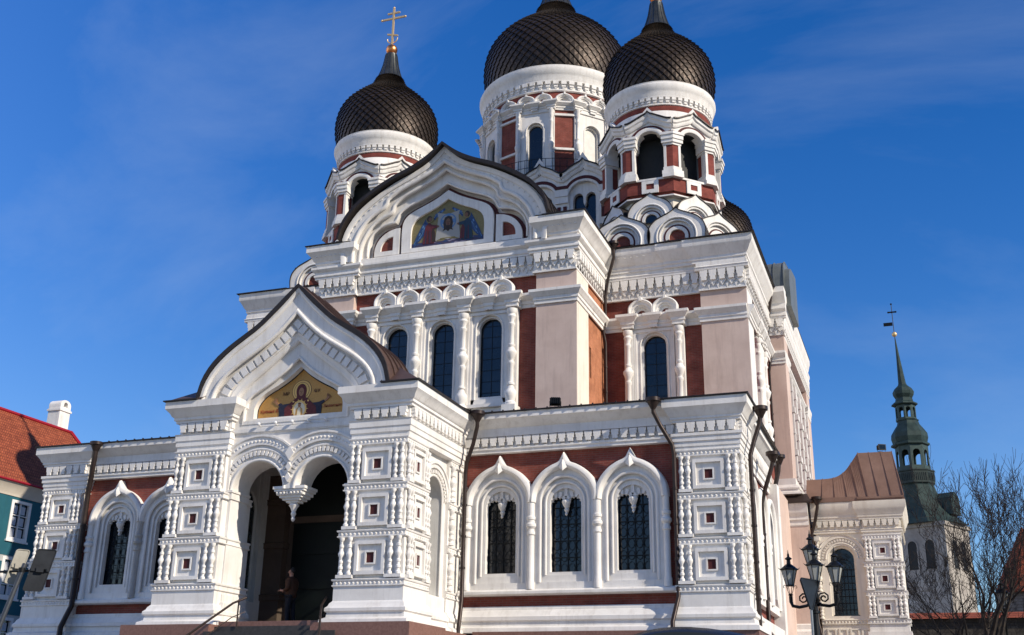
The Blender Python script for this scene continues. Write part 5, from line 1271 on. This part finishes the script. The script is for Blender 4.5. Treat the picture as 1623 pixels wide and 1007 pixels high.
b = MB(fh); wall_holes(b, 20.0, 24.7, 7.6, 11.3, [(22.25-.8, 22.25+.8, 8.64, 11.06)], -.02, .03); wall_holes(b, 20.0, 24.7, 4.0, 7.2, [(22.25-.8, 22.25+.8, 5.04, 7.2)], -.02, .03); part('teal_panel', b, M['teal'], hs_, False)
b = MB(fh); b.sweepH([(HY0, 0), (HY1, 0)], [(0, 11.3), (.08, 11.32), (.1, 11.5), (.28, 11.75), (.34, 11.9), (.55, 12.1), (.55, 12.22), (-.4, 12.22)]); part('eaves_cornice', b, noise_mat('beige_plaster', (.50, .44, .36), (.57, .51, .42), 1, .85), hs_)
for y, z in wins:
    b = MB(fh); F0 = [(y-.88, z-.12), (y-.88, z+2.42), (y+.88, z+2.42), (y+.88, z-.12)]; F1 = [(y-.66, z+.07), (y-.66, z+2.24), (y+.66, z+2.24), (y+.66, z+.07)]
    b.ring(F0, F1, -.1, .07, True); b.box(y-.03, y+.03, -.1, .02, z, z+2.3)
    for q in (.74, 1.48): b.box(y-.66, y+.66, -.1, .0, z+q-.025, z+q+.025)
    b.box(y-.96, y+.96, -.05, .14, z-.24, z-.12)
    o = part('window', b, M['white'], hs_)
    p_ = MB(fh); p_.box(y-.7, y+.7, -.2, -.12, z, z+2.3); part('pane', p_, M['glass'], o, False)
    c_ = MB(fh)
    for s_ in (-1, 1):
        for k in range(3): c_.box(y+s_*.34-.2, y+s_*.34+.2, -.118, -.105, z+.12+k*.74, z+.12+k*.74+.5)
    part('curtain', c_, plain('net_curtain', (.45, .47, .5), .9), o, False)
b = MB(); 
b.quad((HX+.5, HY0-.3, 12.22), (HX+.5, HY1, 12.22), (HX-5.8, HY1, 18.45), (HX-5.8, HY0-.3, 18.45)); b.quad((HX-5.8, HY0-.3, 18.45), (HX-5.8, HY1, 18.45), (HX-12.1, HY1, 12.22), (HX-12.1, HY0-.3, 12.22))
part('roof', b, M['tile'], hs_, False)
b = MB(); 
for x0, z0, x1, z1 in ((HX+.5, 12.22, HX-5.8, 18.45), (HX-12.1, 12.22, HX-5.8, 18.45)):
    for yy in (HY1, HY0-.3): b.tube([(x0, yy, z0+.05), (x1, yy, z1+.08)], .14, 6)
b.tube([(HX-5.8, HY0-.3, 18.5), (HX-5.8, HY1, 18.5)], .15, 6); b.tube([(HX+.56, HY0, 12.17), (HX+.56, HY1, 12.17)], .09, 6)
part('roof_flashing', b, noise_mat('crimson_sheet', (.30, .012, .02), (.36, .02, .03), 3, .45, .2), hs_)
b = MB(); b.prism([(HY0, 0)], 0, 0) if False else None
for yy in (HY0+.1, HY1-.1):
    i = [b.r(HX, yy, 11.5), b.r(HX-11.6, yy, 11.5), b.r(HX-11.6, yy, 12.3), b.r(HX-5.8, yy, 18.2), b.r(HX, yy, 12.3)]; b.face(i); j = [b.r(HX, yy, -.6), b.r(HX-11.6, yy, -.6), b.r(HX-11.6, yy, 11.5), b.r(HX, yy, 11.5)]; b.face(j)
part('end_wall', b, M['palewall'], hs_, False)
b = MB(Fr(-42.5, 31.5, 0, R(90))); b.box(-.66, .46, -.55, .55, 16.0, 20.3); b.box(-.74, .54, -.63, .63, 19.95, 20.1)
A = arch(-.1, .56, 20.3, 20.45, 12, .4); b.prism(A, -.55, -.45); hole = arch(-.1, .2, 20.32, 20.48, 12); b.ring(A, hole, -.45, .55)
part('chimney', b, M['white'], hs_)

# ================================================================== RIGHT BACKGROUND: CHURCH WITH GREEN SPIRE
ch = thing('church_tower', 'distant white church tower with slender green copper spire', 'church', (20.3, 121, -.6))
PH = R(-27)
fc = Fr(20.45, 122.0, 0, -PH*-1 if False else R(-27))
def sqp(cx, cy, h, a): return [(cx+h*(math.cos(a)*sx-math.sin(a)*sy), -(cy+h*(math.sin(a)*sx+math.cos(a)*sy))) for sx, sy in ((-1, -1), (1, -1), (1, 1), (-1, 1))]
AN = R(-27); TCX, TCY = 20.35, 121.8
b = MB(); b.prismZ(sqp(TCX, TCY, 3.3, AN), -.6, 22.9); part('wall', b, noise_mat('white_limewash', (.27, .24, .21), (.45, .42, .37), .35, .9, bump=.3, bscale=3, streak=(.24, .21, .18)), ch, False)
b = MB(); b.prismZ(sqp(TCX, TCY, 3.5, AN), 22.5, 23.0); b.prismZ(sqp(TCX, TCY, 3.36, AN), 15.6, 15.8); part('cornice', b, bpy.data.materials['white_limewash'], ch, False)
for sgn in (0, 1):
    a = AN - math.pi/2*0 if sgn == 0 else AN+math.pi/2
    f = Fr(TCX+3.3*math.sin(a), TCY-3.3*math.cos(a), 0, a)
    for u in (-1.3, 1.1):
        b = MB(f); A = arch(u, .62, 17.2, 20.2); b.prism(A, .0, .03); part('belfry_opening', b, M['louvre'], ch, False)
        b = MB(f); b.ring(arch(u, .8, 17.0, 20.2), A, 0, .1); part('opening_frame', b, bpy.data.materials['white_limewash'], ch)
def loft(b, rings):
    idx = [[b.r(*p) for p in r_] for r_ in rings]; n = len(idx[0])
    for r0, r1 in zip(idx, idx[1:]):
        for k in range(n): j = (k+1) % n; b.face((r0[k], r0[j], r1[j], r1[k]))
    b.face(idx[0][::-1]); b.face(idx[-1])
def oct_(cx, cy, r_, z, sq=0.0):
    out = []
    for k in range(8):
        a = AN+R(22.5)+k*math.pi/4; rr_ = r_/math.cos(math.pi/8)
        dx, dy = math.cos(a), math.sin(a)
        if sq:
            la, lb = math.cos(a-AN), math.sin(a-AN); m = max(abs(la), abs(lb)); q = (1-sq)*rr_+sq*r_/m
        else: q = rr_
        out.append((cx+q*dx, cy+q*dy, z))
    return out
AX, AY = 18.95, 121.5
b = MB(); loft(b, [oct_(20.3, 121.8, 4.1, 23.0, 1), oct_(20.1, 121.8, 3.55, 23.7, .9), oct_(19.7, 121.7, 2.75, 25.0, .6), oct_(19.3, 121.6, 2.2, 26.6, .3), oct_(AX+.1, AY, 2.0, 28.2, 0), oct_(AX+.1, AY, 2.05, 28.5, 0)]); part('lower_roof', b, M['patina'], ch, False)
b = MB(); loft(b, [oct_(AX, AY, 2.15, 28.4), oct_(AX, AY, 2.25, 28.5), oct_(AX, AY, 2.25, 30.0), oct_(AX, AY, 2.35, 30.1), oct_(AX, AY, 2.35, 30.25), oct_(AX, AY, 1.9, 30.3)])
for k in range(8):
    a = AN+R(45*k); f = Fr(AX+2.25*math.sin(a), AY-2.25*math.cos(a), 0, a); b.fr = f
    for i in range(7): b.box(-.8+i*.25, -.68+i*.25, -.05, .06, 28.8, 29.8)
b.fr = W0; part('balustrade', b, noise_mat('dark_copper', (.02, .03, .028), (.035, .05, .045), 2, .6, .2), ch, False)
def lantern(cx, cy, r_, z0, z1):
    b = MB(); s_ = r_*math.tan(math.pi/8)
    for k in range(8):
        a = AN+R(45*k); f = Fr(cx+r_*math.sin(a), cy-r_*math.cos(a), 0, a); b.fr = f
        hw = s_*.60; ws = z1-(z1-z0)*.2-hw; n = 9
        ia = [(hw*math.cos(math.pi*i/(n-1)), ws+hw*math.sin(math.pi*i/(n-1))) for i in range(n)]
        b.prism([(-s_, z0), (-s_, z1), (s_, z1), (s_, z0), (hw, z0)] + ia + [(-hw, z0)], -.18, 0); b.box(-s_, s_, -.1, .05, z0, z0+(z1-z0)*.16)
    part('lantern', b, noise_mat('dark_copper_lantern', (.028, .048, .045), (.05, .08, .072), 2, .6, .2), ch, False)
lantern(18.85, AY, 1.95, 30.3, 33.7)
b = MB(); X2 = 18.75
loft(b, [oct_(X2, AY, 2.0, 33.6), oct_(X2, AY, 2.3, 33.75), oct_(X2, AY, 2.3, 34.0), oct_(X2, AY, 2.05, 34.15), oct_(X2, AY, 2.2, 34.8), oct_(X2, AY, 2.15, 35.4), oct_(X2, AY, 1.75, 36.1), oct_(X2, AY, 1.35, 36.7), oct_(X2, AY, 1.25, 37.1), oct_(X2, AY, 1.35, 37.3)]); part('onion_roof', b, M['patina'], ch, False)
lantern(18.6, AY, 1.22, 37.2, 39.5)
b = MB(); X3 = 18.55
loft(b, [oct_(X3, AY, 1.25, 39.3), oct_(X3, AY, 1.6, 39.45), oct_(X3, AY, 1.55, 39.65), oct_(X3, AY, 1.1, 39.9), oct_(X3, AY, 1.0, 40.4), oct_(X3, AY, 1.25, 40.9), oct_(X3, AY, 1.3, 41.3), oct_(X3, AY, 1.05, 41.8), oct_(X3, AY, .55, 42.3), oct_(X3-.02, AY, .46, 42.6), oct_(18.35, AY, .2, 46.5), oct_(18.22, AY, .05, 49.3)]); part('spire', b, M['patina'], ch, False)
b = MB(); b.ball(18.2, AY, 49.7, .36, 12, 8); part('ball', b, M['gold'], ch)
b = MB(); b.tube([(18.2, AY, 49.9), (18.17, AY, 54.2)], .05, 5); b.box(16.9, 18.1, -AY-.03, -AY+.03, 51.0, 51.5); b.box(17.7, 18.65, -AY-.04, -AY+.04, 52.9, 53.1)
for q in ((18.16, 54.2), (17.68, 53.0), (18.68, 53.0), (18.17, 53.0)): b.ball(q[0], AY, q[1], .14, 6, 4)
part('weather_vane', b, M['iron'], ch)
b = MB(Fr(23.2, 120.6, 0, AN+R(90))); b.prism([(-1.1, 24.2), (-1.1, 26.4), (0, 27.2), (1.1, 26.4), (1.1, 24.2)], -2.0, .4); part('dormer', b, M['patina'], ch, False)

# round fortification tower, low wall
rt_ = thing('round_tower', 'round stone tower with red conical tiled roof behind bare tree', 'tower', (27.6, 77, -.6))
b = MB(); b.lathe([(2.55, -.6), (2.5, 9.8)], (27.6, 77, 0), 32); part('wall', b, brick_mat('grey_limestone', (.21, .19, .165), (.16, .145, .125), (.10, .09, .08), bw=.6, bh=.25, msize=.02), rt_)
b = MB(); b.lathe([(2.95, 9.6), (2.9, 9.75), (1.9, 12.0), (.9, 13.9), (.03, 15.6)], (27.6, 77, 0), 32); part('roof', b, M['tile'], rt_)
wl = thing('stone_building', 'low dark stone building with red tiled roof edge behind bare trees', 'building', (22, 64, -.6))
b = MB(); b.box(16.6, 40, -66, -62, -.6, 6.3); part('wall', b, brick_mat('dark_limestone', (.075, .066, .055), (.055, .05, .042), (.035, .03, .027), bw=.6, bh=.25, msize=.02), wl, False)
b = MB(); b.quad((16.3, 61.6, 6.3), (40.3, 61.6, 6.3), (40.3, 64, 6.95), (16.3, 64, 6.95)); b.quad((16.3, 66.4, 6.3), (40.3, 66.4, 6.3), (40.3, 64, 6.95), (16.3, 64, 6.95)); part('roof', b, M['tile'], wl, False)

# ================================================================== BARE TREES
M['bark'] = noise_mat('dark_bark', (.028, .022, .018), (.05, .04, .033), 6, .9, bump=.4, bscale=18)
def bare_tree(name, label, loc, h, seed, spread=.9, limbs=5, depth=6, trunk=.26, lean=0.0):
    rnd = random.Random(seed); t_ = thing(name, label, 'tree', loc, 'bare trees at the right'); tb = MB(); cb = MB()
    x, y, z = loc
    def grow(b, p, d, l, r_, lev):
        n = 3 if lev < 3 else 2
        pts = [p]; rs = [r_]; dd = d.copy()
        for i in range(n):
            dd = (dd + Vector((rnd.gauss(0, .13), rnd.gauss(0, .13), .07+.03*lev if lev > 0 else .02))).normalized(); p = p+dd*(l/n); pts.append(p); rs.append(r_*(1-.38*(i+1)/n))
        b.tube(pts, rs, 6 if lev < 3 else 3, cap=False)
        if lev >= depth: return
        kids = 2 if lev else limbs
        if 0 < lev < 3 and rnd.random() < .5: kids = 3
        for k in range(kids):
            i = n if k == 0 else rnd.randint(max(1, n-1), n); q = pts[i]
            ax = Vector((rnd.gauss(0, 1), rnd.gauss(0, 1), rnd.gauss(0, .25))).normalized(); sp_ = (.30 if k == 0 else .62)*spread*(1+.25*rnd.random())
            nd = (dd*math.cos(sp_)+ax.cross(dd).normalized()*math.sin(sp_)).normalized()
            grow(cb, q, nd, l*(.74+.16*rnd.random()), max(rs[i]*(.80 if k == 0 else .62), .016), lev+1)
        if lev >= 2:
            for k in range(3):
                q = pts[0].lerp(pts[-1], .3+.6*rnd.random()); ax = Vector((rnd.gauss(0, 1), rnd.gauss(0, 1), rnd.gauss(0, .4))).normalized()
                nd = (dd*.6+ax*.7+Vector((0, 0, .2))).normalized(); e = q+nd*l*.45; m_ = q.lerp(e, .5)+Vector((0, 0, .02))
                cb.tube([q, m_, e], [max(r_*.3, .014), .012, .009], 3, cap=False)
    grow(tb, Vector(loc), Vector((lean, 0, 1)).normalized(), h*.27, trunk, 0)
    part('trunk', tb, M['bark'], t_); part('crown', cb, M['bark'], t_, False)
bare_tree('bare_tree', 'tall bare tree with dense fan of branches beside round red roofed tower', (22.3, 43, -.6), 14.0, 31, .84, 5, 7, .38, .01)
bare_tree('bare_tree', 'smaller bare tree spreading in front of the white church tower', (20.9, 50, -.6), 11.6, 5, 1.1, 6, 7, .32, -.08)
bare_tree('bare_tree', 'bare tree at the right edge reaching in from outside the frame', (28.2, 45, -.6), 13.0, 23, .95, 6, 6, .28, 0)

# ================================================================== CANDELABRA STREET LAMP
M['lampglass'] = plain('milky_lamp_glass', (.30, .31, .29), .25, 0, .5)
def lantern_head(root, x, y, z, k=1.0, holder=True):
    """hexagonal tapering lantern; z = bottom of glass"""
    b = MB(); c = (x, y, z); q_ = 1.2
    def hexr(r_, zz): return [(x+r_*k*1.22*math.cos(R(60*i+12)), y+r_*k*1.22*math.sin(R(60*i+12)), z+zz*k) for i in range(6)]
    lo, hi = hexr(.105, 0), hexr(.215, .52)
    for i in range(6): b.tube([lo[i], hi[i]], .014*k, 5)
    for ring_ in (lo, hi):
        for i in range(6): b.tube([ring_[i], ring_[(i+1) % 6]], .016*k, 5)
    loft(b, [hexr(.12, -.03), hexr(.12, .01)])
    loft(b, [hexr(.26, .52), hexr(.255, .555), hexr(.20, .60), hexr(.12, .68), hexr(.075, .72)])
    for i in range(6):
        a = R(60*i+12); b.tube([(x+.305*k*math.cos(a), y+.305*k*math.sin(a), z+.54*k), (x+.37*k*math.cos(a), y+.37*k*math.sin(a), z+.60*k)], [.02*k, .006*k], 4)
    b.lathe([(.075*k, .70*k), (.065*k, .86*k), (.12*k, .89*k), (.12*k, .92*k), (.05*k, .97*k), (.035*k, 1.0*k), (.045*k, 1.03*k), (.02*k, 1.1*k), (.005*k, 1.22*k)], c, 8)
    if holder:
        for i in range(4):
            a = R(90*i+30); ca, sa = math.cos(a), math.sin(a)
            b.tube([(x+.05*k*ca, y+.05*k*sa, z-.30*k), (x+.09*k*ca, y+.09*k*sa, z-.2*k), (x+.14*k*ca, y+.14*k*sa, z-.03*k), (x+.22*k*ca, y+.22*k*sa, z-.0*k), (x+.25*k*ca, y+.25*k*sa, z-.06*k), (x+.22*k*ca, y+.22*k*sa, z-.1*k)], .012*k, 5)
        b.lathe([(.05*k, -.36*k), (.09*k, -.33*k), (.05*k, -.28*k)], c, 8)
    o = part('lantern', b, M['iron'], root)
    g = MB(); loft(g, [hexr(.095, .01), hexr(.20, .51)]); part('lantern_glass', g, M['lampglass'], o, False)
    return o
LX, LY = 16.15, -4.75
lamp = thing('street_lamp', 'black cast iron candelabra street lamp with four lanterns by the cathedral corner', 'street lamp', (LX, LY, -.6))
b = MB(); b.lathe([(.26, 0), (.26, .12), (.2, .18), (.17, .5), (.2, .55), (.12, .62), (.09, .9), (.085, 1.5), (.11, 1.52), (.11, 1.58), (.08, 1.6), (.075, 2.05), (.11, 2.1), (.11, 2.16), (.07, 2.2), (.05, 2.70)], (LX, LY, -.6), 14)
part('lamp_post', b, M['iron'], lamp)
AR = [(0.62, 165), (.62, -15), (.45, -110), (.45, 70)]
for i, (rad, deg) in enumerate(AR[:2] + [(.30, -70)]):
    a = R(deg); ca, sa = math.cos(a), math.sin(a); b = MB()
    P_ = lambda q, zz: (LX+q*ca, LY+q*sa, zz)
    b.tube([P_(.06, 1.20), P_(.2, 1.12), P_(.4, 1.09), P_(rad-.04, 1.13), P_(rad, 1.24), P_(rad, 1.38)], [.045, .04, .04, .045, .05, .05], 8)
    b.tube([P_(.08, 1.46)] + [P_(.27+.16*(1-t/14)*math.cos(R(180-50*t)), 1.30+.15*(1-t/14)*math.sin(R(180-50*t))) for t in range(12)], .022, 6)
    part('arm', b, M['iron'], lamp)
for rad, deg, z in ((.62, 165, 1.66), (.62, -15, 1.66), (.30, -70, 1.70), (0, 0, 2.14)):
    lantern_head(lamp, LX+rad*math.cos(R(deg)), LY+rad*math.sin(R(deg)), z, .76, z < 2.0)
# triangular sign on its own thin pole just in front of the lamp
sx_, sy_ = 16.12, -5.35
sg_ = thing('road_sign', 'dark triangular road sign on a thin grey pole in front of the street lamp', 'road sign', (sx_, sy_, -.6))
b = MB(); b.tube([(sx_, sy_, -.6), (sx_, sy_, 1.72)], .032, 10); part('sign_pole', b, noise_mat('grey_galvanised', (.22, .23, .24), (.3, .31, .32), 8, .4, .7), sg_)
b = MB(Fr(sx_, sy_-.05, 0, R(64)))
pts = [(-.36, 1.70), (.36, 1.70), (.40, 1.64), (.05, .98), (-.05, .98), (-.40, 1.64)]
b.prism(pts, 0, .02); b.sweepV(pts+[pts[0]], [(-.005, .02), (-.005, .035), (.02, .035), (.02, -.01)]); b.box(-.03, .03, -.01, .0, 1.1, 1.6)
part('sign_plate', b, noise_mat('dark_grey_sign_back', (.014, .018, .026), (.022, .028, .036), 5, .45, .3), sg_)
# far lamp near the trees
fx, fy = 23.3, 45.0
fl_ = thing('street_lamp', 'single lantern street lamp in shade under the bare trees', 'street lamp', (fx+.15, fy, -.6))
b = MB(); b.lathe([(.14, 0), (.12, .5), (.07, .8), (.06, 6.0), (.1, 6.05), (.05, 6.1)], (fx+.15, fy, -.6), 10); part('lamp_post', b, M['iron'], fl_)
lantern_head(fl_, fx+.15, fy, 5.65, 1.5)

# ================================================================== LEFT SIGNS
SX, SY = 6.95, -22.45
gs = gz(SY)
ss = thing('road_sign', 'pair of rectangular road signs seen from behind on a leaning grey pole', 'road sign', (SX-.1, SY, gs))
b = MB(); b.tube([(6.45, -22.75, gs-.02), (6.60, -22.6, -.9), (6.76, -22.4, .20)], .035, 10); part('sign_pole', b, noise_mat('dark_grey_pole', (.05, .056, .065), (.075, .08, .09), 7, .45, .5), ss)
def plate(name, c, wd, ht, ang, tilt, mat):
    b = MB(Fr(*c, ang)); q = .04
    def rr_(w_, h_): 
        p = []
        for cx_, cy_, a0 in ((w_/2-q, h_/2-q, 0), (-w_/2+q, h_/2-q, 90), (-w_/2+q, -h_/2+q, 180), (w_/2-q, -h_/2+q, 270)):
            for i in range(4): a = R(a0+30*i); p.append((cx_+q*math.cos(a), cy_+q*math.sin(a)))
        return [(u+tilt*v_, v_) for u, v_ in p]
    b.prism(rr_(wd, ht), -.012, .0); P_ = rr_(wd, ht); b.sweepV(P_+[P_[0]], [(0, -.02), (.012, -.02), (.012, .012), (0, .012)])
    b.box(-wd/2*.9, wd/2*.9, 0, .03, -.02, .02); b.box(-.05, .05, .0, .06, -.035, .035)
    return part(name, b, mat, ss)
plate('sign_plate', (6.53, -22.3, .18), .20, .50, R(62), .22, noise_mat('pale_sign_face', (.27, .255, .21), (.34, .32, .27), 5, .5))
plate('sign_plate', (7.0, -22.35, .11), .27, .60, R(40), .20, noise_mat('dark_sign_back', (.016, .018, .022), (.026, .03, .036), 5, .85, 0))
b = MB(); b.tube([(6.1, -22.38, .10), (6.6, -22.38, .10), (7.1, -22.33, .11)], .016, 8); b.lathe([(.05, 0), (.05, .06)], (6.74, -22.42, .08), 10); part('bracket', b, M['iron'], ss)

# ================================================================== HANDRAILS, PERSON, FLOODLIGHTS, CAR
def rail(label, pts, posts):
    t_ = thing('handrail', label, 'handrail', (pts[-1][0], pts[-1][1], gz(pts[-1][1])), 'handrails on the entrance steps')
    b = MB(); b.tube(pts, .035, 10); part('rail', b, M['pipe'], t_)
    b = MB(); b.tube([(x, y, z-.42) for x, y, z in pts], .016, 8); part('lower_bar', b, M['pipe'], t_)
    for x, y, z0, z1 in posts:
        b = MB(); b.tube([(x, y, z0), (x, y, z1)], .024, 8); part('post', b, M['pipe'], t_)
rail('left iron handrail sloping down beside the dark entrance', [(-.80, -4.9, 1.62), (-1.0, -5.3, 1.42), (-1.22, -7.0, .42), (-1.3, -7.9, -.05)], [(-.93, -5.1, .72, 1.5), (-1.22, -7.0, -.55, .42), (-1.3, -7.8, -.62, .0)])
rail('right iron handrail sloping down beside the granite pier base', [(1.75, -4.5, 1.62), (1.86, -4.95, 1.35), (2.15, -5.5, .98), (2.6, -6.3, .40), (2.9, -7.0, .0)], [(1.86, -4.95, .7, 1.35), (2.6, -6.3, -.4, .4)])

per = thing('person', 'person in brown jacket and dark trousers standing in the porch facing left', 'person', (-.62, -2.6, .93))
def skin_part(name, verts, edges, radii, mat, parent, sub=2):
    off = wpos(parent); me = bpy.data.meshes.new(name); me.from_pydata([Vector(v)-off for v in verts], edges, []); o = bpy.data.objects.new(name, me); COL.objects.link(o); o.parent = parent
    md = o.modifiers.new('skin', 'SKIN'); md.use_smooth_shade = True
    for i, r_ in enumerate(radii):
        me.skin_vertices[0].data[i].radius = r_ if isinstance(r_, tuple) else (r_, r_)
    me.skin_vertices[0].data[0].use_root = True
    s_ = o.modifiers.new('sub', 'SUBSURF'); s_.levels = sub; s_.render_levels = sub
    dg = bpy.context.evaluated_depsgraph_get(); m2 = bpy.data.meshes.new_from_object(o.evaluated_get(dg)); bpy.data.objects.remove(o)
    m2.materials.clear(); m2.materials.append(mat); m2.polygons.foreach_set('use_smooth', [True]*len(m2.polygons)); o = bpy.data.objects.new(name, m2); COL.objects.link(o); o.parent = parent; return o
px_, py_, pz_ = -.62, -2.6, .93; SC = 1.06
def pt(f, s_, z): return (px_-f*SC, py_-s_*SC, pz_+z*SC)      # faces -x ; s>0 is towards the camera
V_, E_, R_ = [], [], []
def chain(pts, start=None):
    prev = start
    for (f, s_, z, r_) in pts:
        V_.append(pt(f, s_, z)); R_.append(r_*SC); i = len(V_)-1
        if prev is not None: E_.append((prev, i))
        prev = i
    return prev
pel = chain([(0, 0, .93, .12)]); ch_ = chain([(0, 0, 1.12, .125), (0.0, 0, 1.32, .15), (.0, 0, 1.44, .10)], pel); nk = chain([(.02, 0, 1.50, .055), (.03, 0, 1.57, .075), (.035, 0, 1.65, .092), (.03, 0, 1.72, .07)], ch_)
for sg in (1, -1):
    chain([(0, sg*.10, .86, .10), (.02 if sg > 0 else -.04, sg*.11, .48, .062), (0 if sg > 0 else -.10, sg*.11, .09, .042), (.13 if sg > 0 else .03, sg*.12, .035, .035)], pel)
    el = chain([(-.01, sg*.19, 1.40, .068), (-.05, sg*.25, 1.12, .048), (.20, sg*.17, 1.06, .034), (.27, sg*.14, 1.08, .034)], ch_-1)
    for k in range(4): chain([(.33+.01*(k == 1), sg*(.14-.02*k+.03), 1.085-.006*k, .0095), (.37, sg*(.13-.02*k+.03), 1.065, .009), (.375-.012*(k == 3), sg*(.115-.018*k+.03), 1.04, .008)], el)
    chain([(.28, sg*.11, 1.115, .011), (.33, sg*.09, 1.12, .0095)], el)
M['skin'] = plain('skin', (.38, .20, .14), .6); M['jacket'] = noise_mat('brown_jacket', (.05, .022, .012), (.07, .03, .017), 12, .85, bump=.2); M['trousers'] = noise_mat('dark_trousers', (.012, .013, .018), (.02, .021, .027), 12, .9)
body = skin_part('body', V_, E_, R_, M['skin'], per)
V_, E_, R_ = [], [], []
p0 = chain([(0, 0, .80, .19), (0, 0, .98, .19), (0, 0, 1.16, .19), (0, 0, 1.34, .20), (.0, 0, 1.45, .14), (.01, 0, 1.51, .08)])
for sg in (1, -1): chain([(-.01, sg*.20, 1.40, .085), (-.05, sg*.26, 1.12, .066), (.16, sg*.185, 1.06, .052)], 3)
part_j = skin_part('jacket', V_, E_, R_, M['jacket'], per)
V_, E_, R_ = [], [], []
p0 = chain([(0, 0, .92, .13)])
for sg in (1, -1): chain([(0, sg*.10, .84, .115), (.02 if sg > 0 else -.04, sg*.11, .48, .08), (0 if sg > 0 else -.10, sg*.11, .12, .066), (0 if sg > 0 else -.10, sg*.11, .075, .062)], 0)
skin_part('trousers', V_, E_, R_, M['trousers'], per)
V_, E_, R_ = [], [], []
for sg in (1, -1):
    f0 = 0 if sg > 0 else -.10
    V_, E_, R_ = [], [], []; chain([(f0-.04, sg*.115, .05, .05), (f0+.06, sg*.115, .045, .05), (f0+.16, sg*.12, .035, .036)]); skin_part('shoe', V_, E_, R_, M['trousers'], per)
V_, E_, R_ = [], [], []; chain([(-.02, 0, 1.60, .06), (-.025, 0, 1.66, .092), (.0, 0, 1.735, .09), (.05, 0, 1.745, .06)]); skin_part('hair', V_, E_, R_, plain('dark_hair', (.015, .011, .009), .7), per)
fb = MB(); fb.tube([pt(.12, 0, 1.66), pt(.150, 0, 1.622), pt(.118, 0, 1.612)], [.012*SC, .019*SC, .012*SC], 8)
for sg in (1, -1): q = pt(.105, sg*.036, 1.655); fb.ball(*q, .013, 8, 6); q = pt(.03, sg*.094, 1.63); fb.ball(*q, .026, 8, 6)
part('face_features', fb, M['skin'], per)

def floodlight(label, x, y, z, ang):
    t_ = thing('floodlight', label, 'floodlight', (x, y, z)); f = Fr(x, y, z, ang)
    b = MB(f); b.box(-.16, .16, -.10, .10, .12, .34); b.box(-.19, .19, .08, .12, .09, .37)
    for k in range(5): b.box(-.14+k*.07-.01, -.14+k*.07+.01, -.16, -.1, .13, .33)
    part('housing', b, M['iron'], t_); b = MB(f); b.tubeF([(-.19, 0, .22), (-.19, 0, .02), (.19, 0, .02), (.19, 0, .22)], .016, 6); b.box(-.05, .05, -.05, .05, 0, .03); part('bracket', b, M['iron'], t_)
    b = MB(f); b.box(-.15, .15, .12, .125, .13, .33); part('lens', b, M['glass'], t_, False)
floodlight('small black floodlight on the narthex roof edge below the pink pilaster', 7.65, -.20, 8.24, R(200))
floodlight('small black floodlight on top of the brown copper roof', 17.55, 19.7, 10.48, R(30))

# parked car, only its roof reaches the frame
cx0, cy0 = 16.45, -23.0; cz0 = gz(cy0)
car = thing('parked_car', 'dark car roof peeking in at the bottom edge before the right pier', 'car', (cx0, cy0, cz0))
fcx = Fr(cx0, cy0, cz0-.0, R(0))
prof = [(-2.05, .32), (-2.1, .60), (-1.95, .74), (-1.15, .82), (-.55, 1.20), (.0, 1.33), (.75, 1.24), (1.5, .95), (2.0, .90), (2.1, .66), (2.05, .32)]
pr = spline(prof[1:-1], 4); b = MB(fcx)
def body_sec(d, k): return [(u, q if q < .8 else .8+(q-.8)*k) for u, q in [prof[0]]+pr+[prof[-1]]]
secs = [(-.80, .86), (-.70, .97), (0, 1.0), (.70, .97), (.80, .86)]
idx = [[b.a(u, d, q) for u, q in body_sec(d, k)] for d, k in secs]
for r0, r1 in zip(idx, idx[1:]):
    for k in range(len(r0)-1): b.face((r0[k], r0[k+1], r1[k+1], r1[k]))
    b.face((r0[-1], r0[0], r1[0], r1[-1]))
b.face(idx[0][::-1]); b.face(idx[-1])
part('body', b, noise_mat('dark_car_paint', (.03, .032, .036), (.04, .042, .047), 2, .2, .5, 0), car)
b = MB(fcx)
for s_ in (-1, 1):
    b.prism([(-.95, .85), (-.5, 1.06), (.0, 1.14), (.7, 1.11), (1.25, .88)], s_*.80, s_*.815)
part('side_window', b, M['glass'], car, False)
for u in (-1.3, 1.35):
    for s_ in (-1, 1):
        b = MB(fcx); pts = [(u+.32*math.cos(2*math.pi*i/24), .32+.32*math.sin(2*math.pi*i/24)) for i in range(24)]; d0, d1 = sorted((s_*.60, s_*.80)); b.prism(pts, d0, d1); o = part('wheel', b, plain('tyre_rubber', (.015, .015, .015), .9), car)
        b = MB(fcx); pts = [(u+.19*math.cos(2*math.pi*i/20), .32+.19*math.sin(2*math.pi*i/20)) for i in range(20)]; d0, d1 = sorted((s_*.80, s_*.83)); b.prism(pts, d0, d1); part('rim', b, plain('alloy', (.4, .4, .42), .3, 1.0), o)
for s_ in (-1, 1):
    b = MB(fcx); b.box(-2.08, -1.96, s_*.55-.14, s_*.55+.14, .62, .74); part('headlight', b, plain('lamp_lens', (.5, .5, .5), .1), car)
    b = MB(fcx); b.box(1.98, 2.09, s_*.58-.12, s_*.58+.12, .70, .86); part('tail_light', b, plain('red_lens', (.3, .01, .01), .2), car)
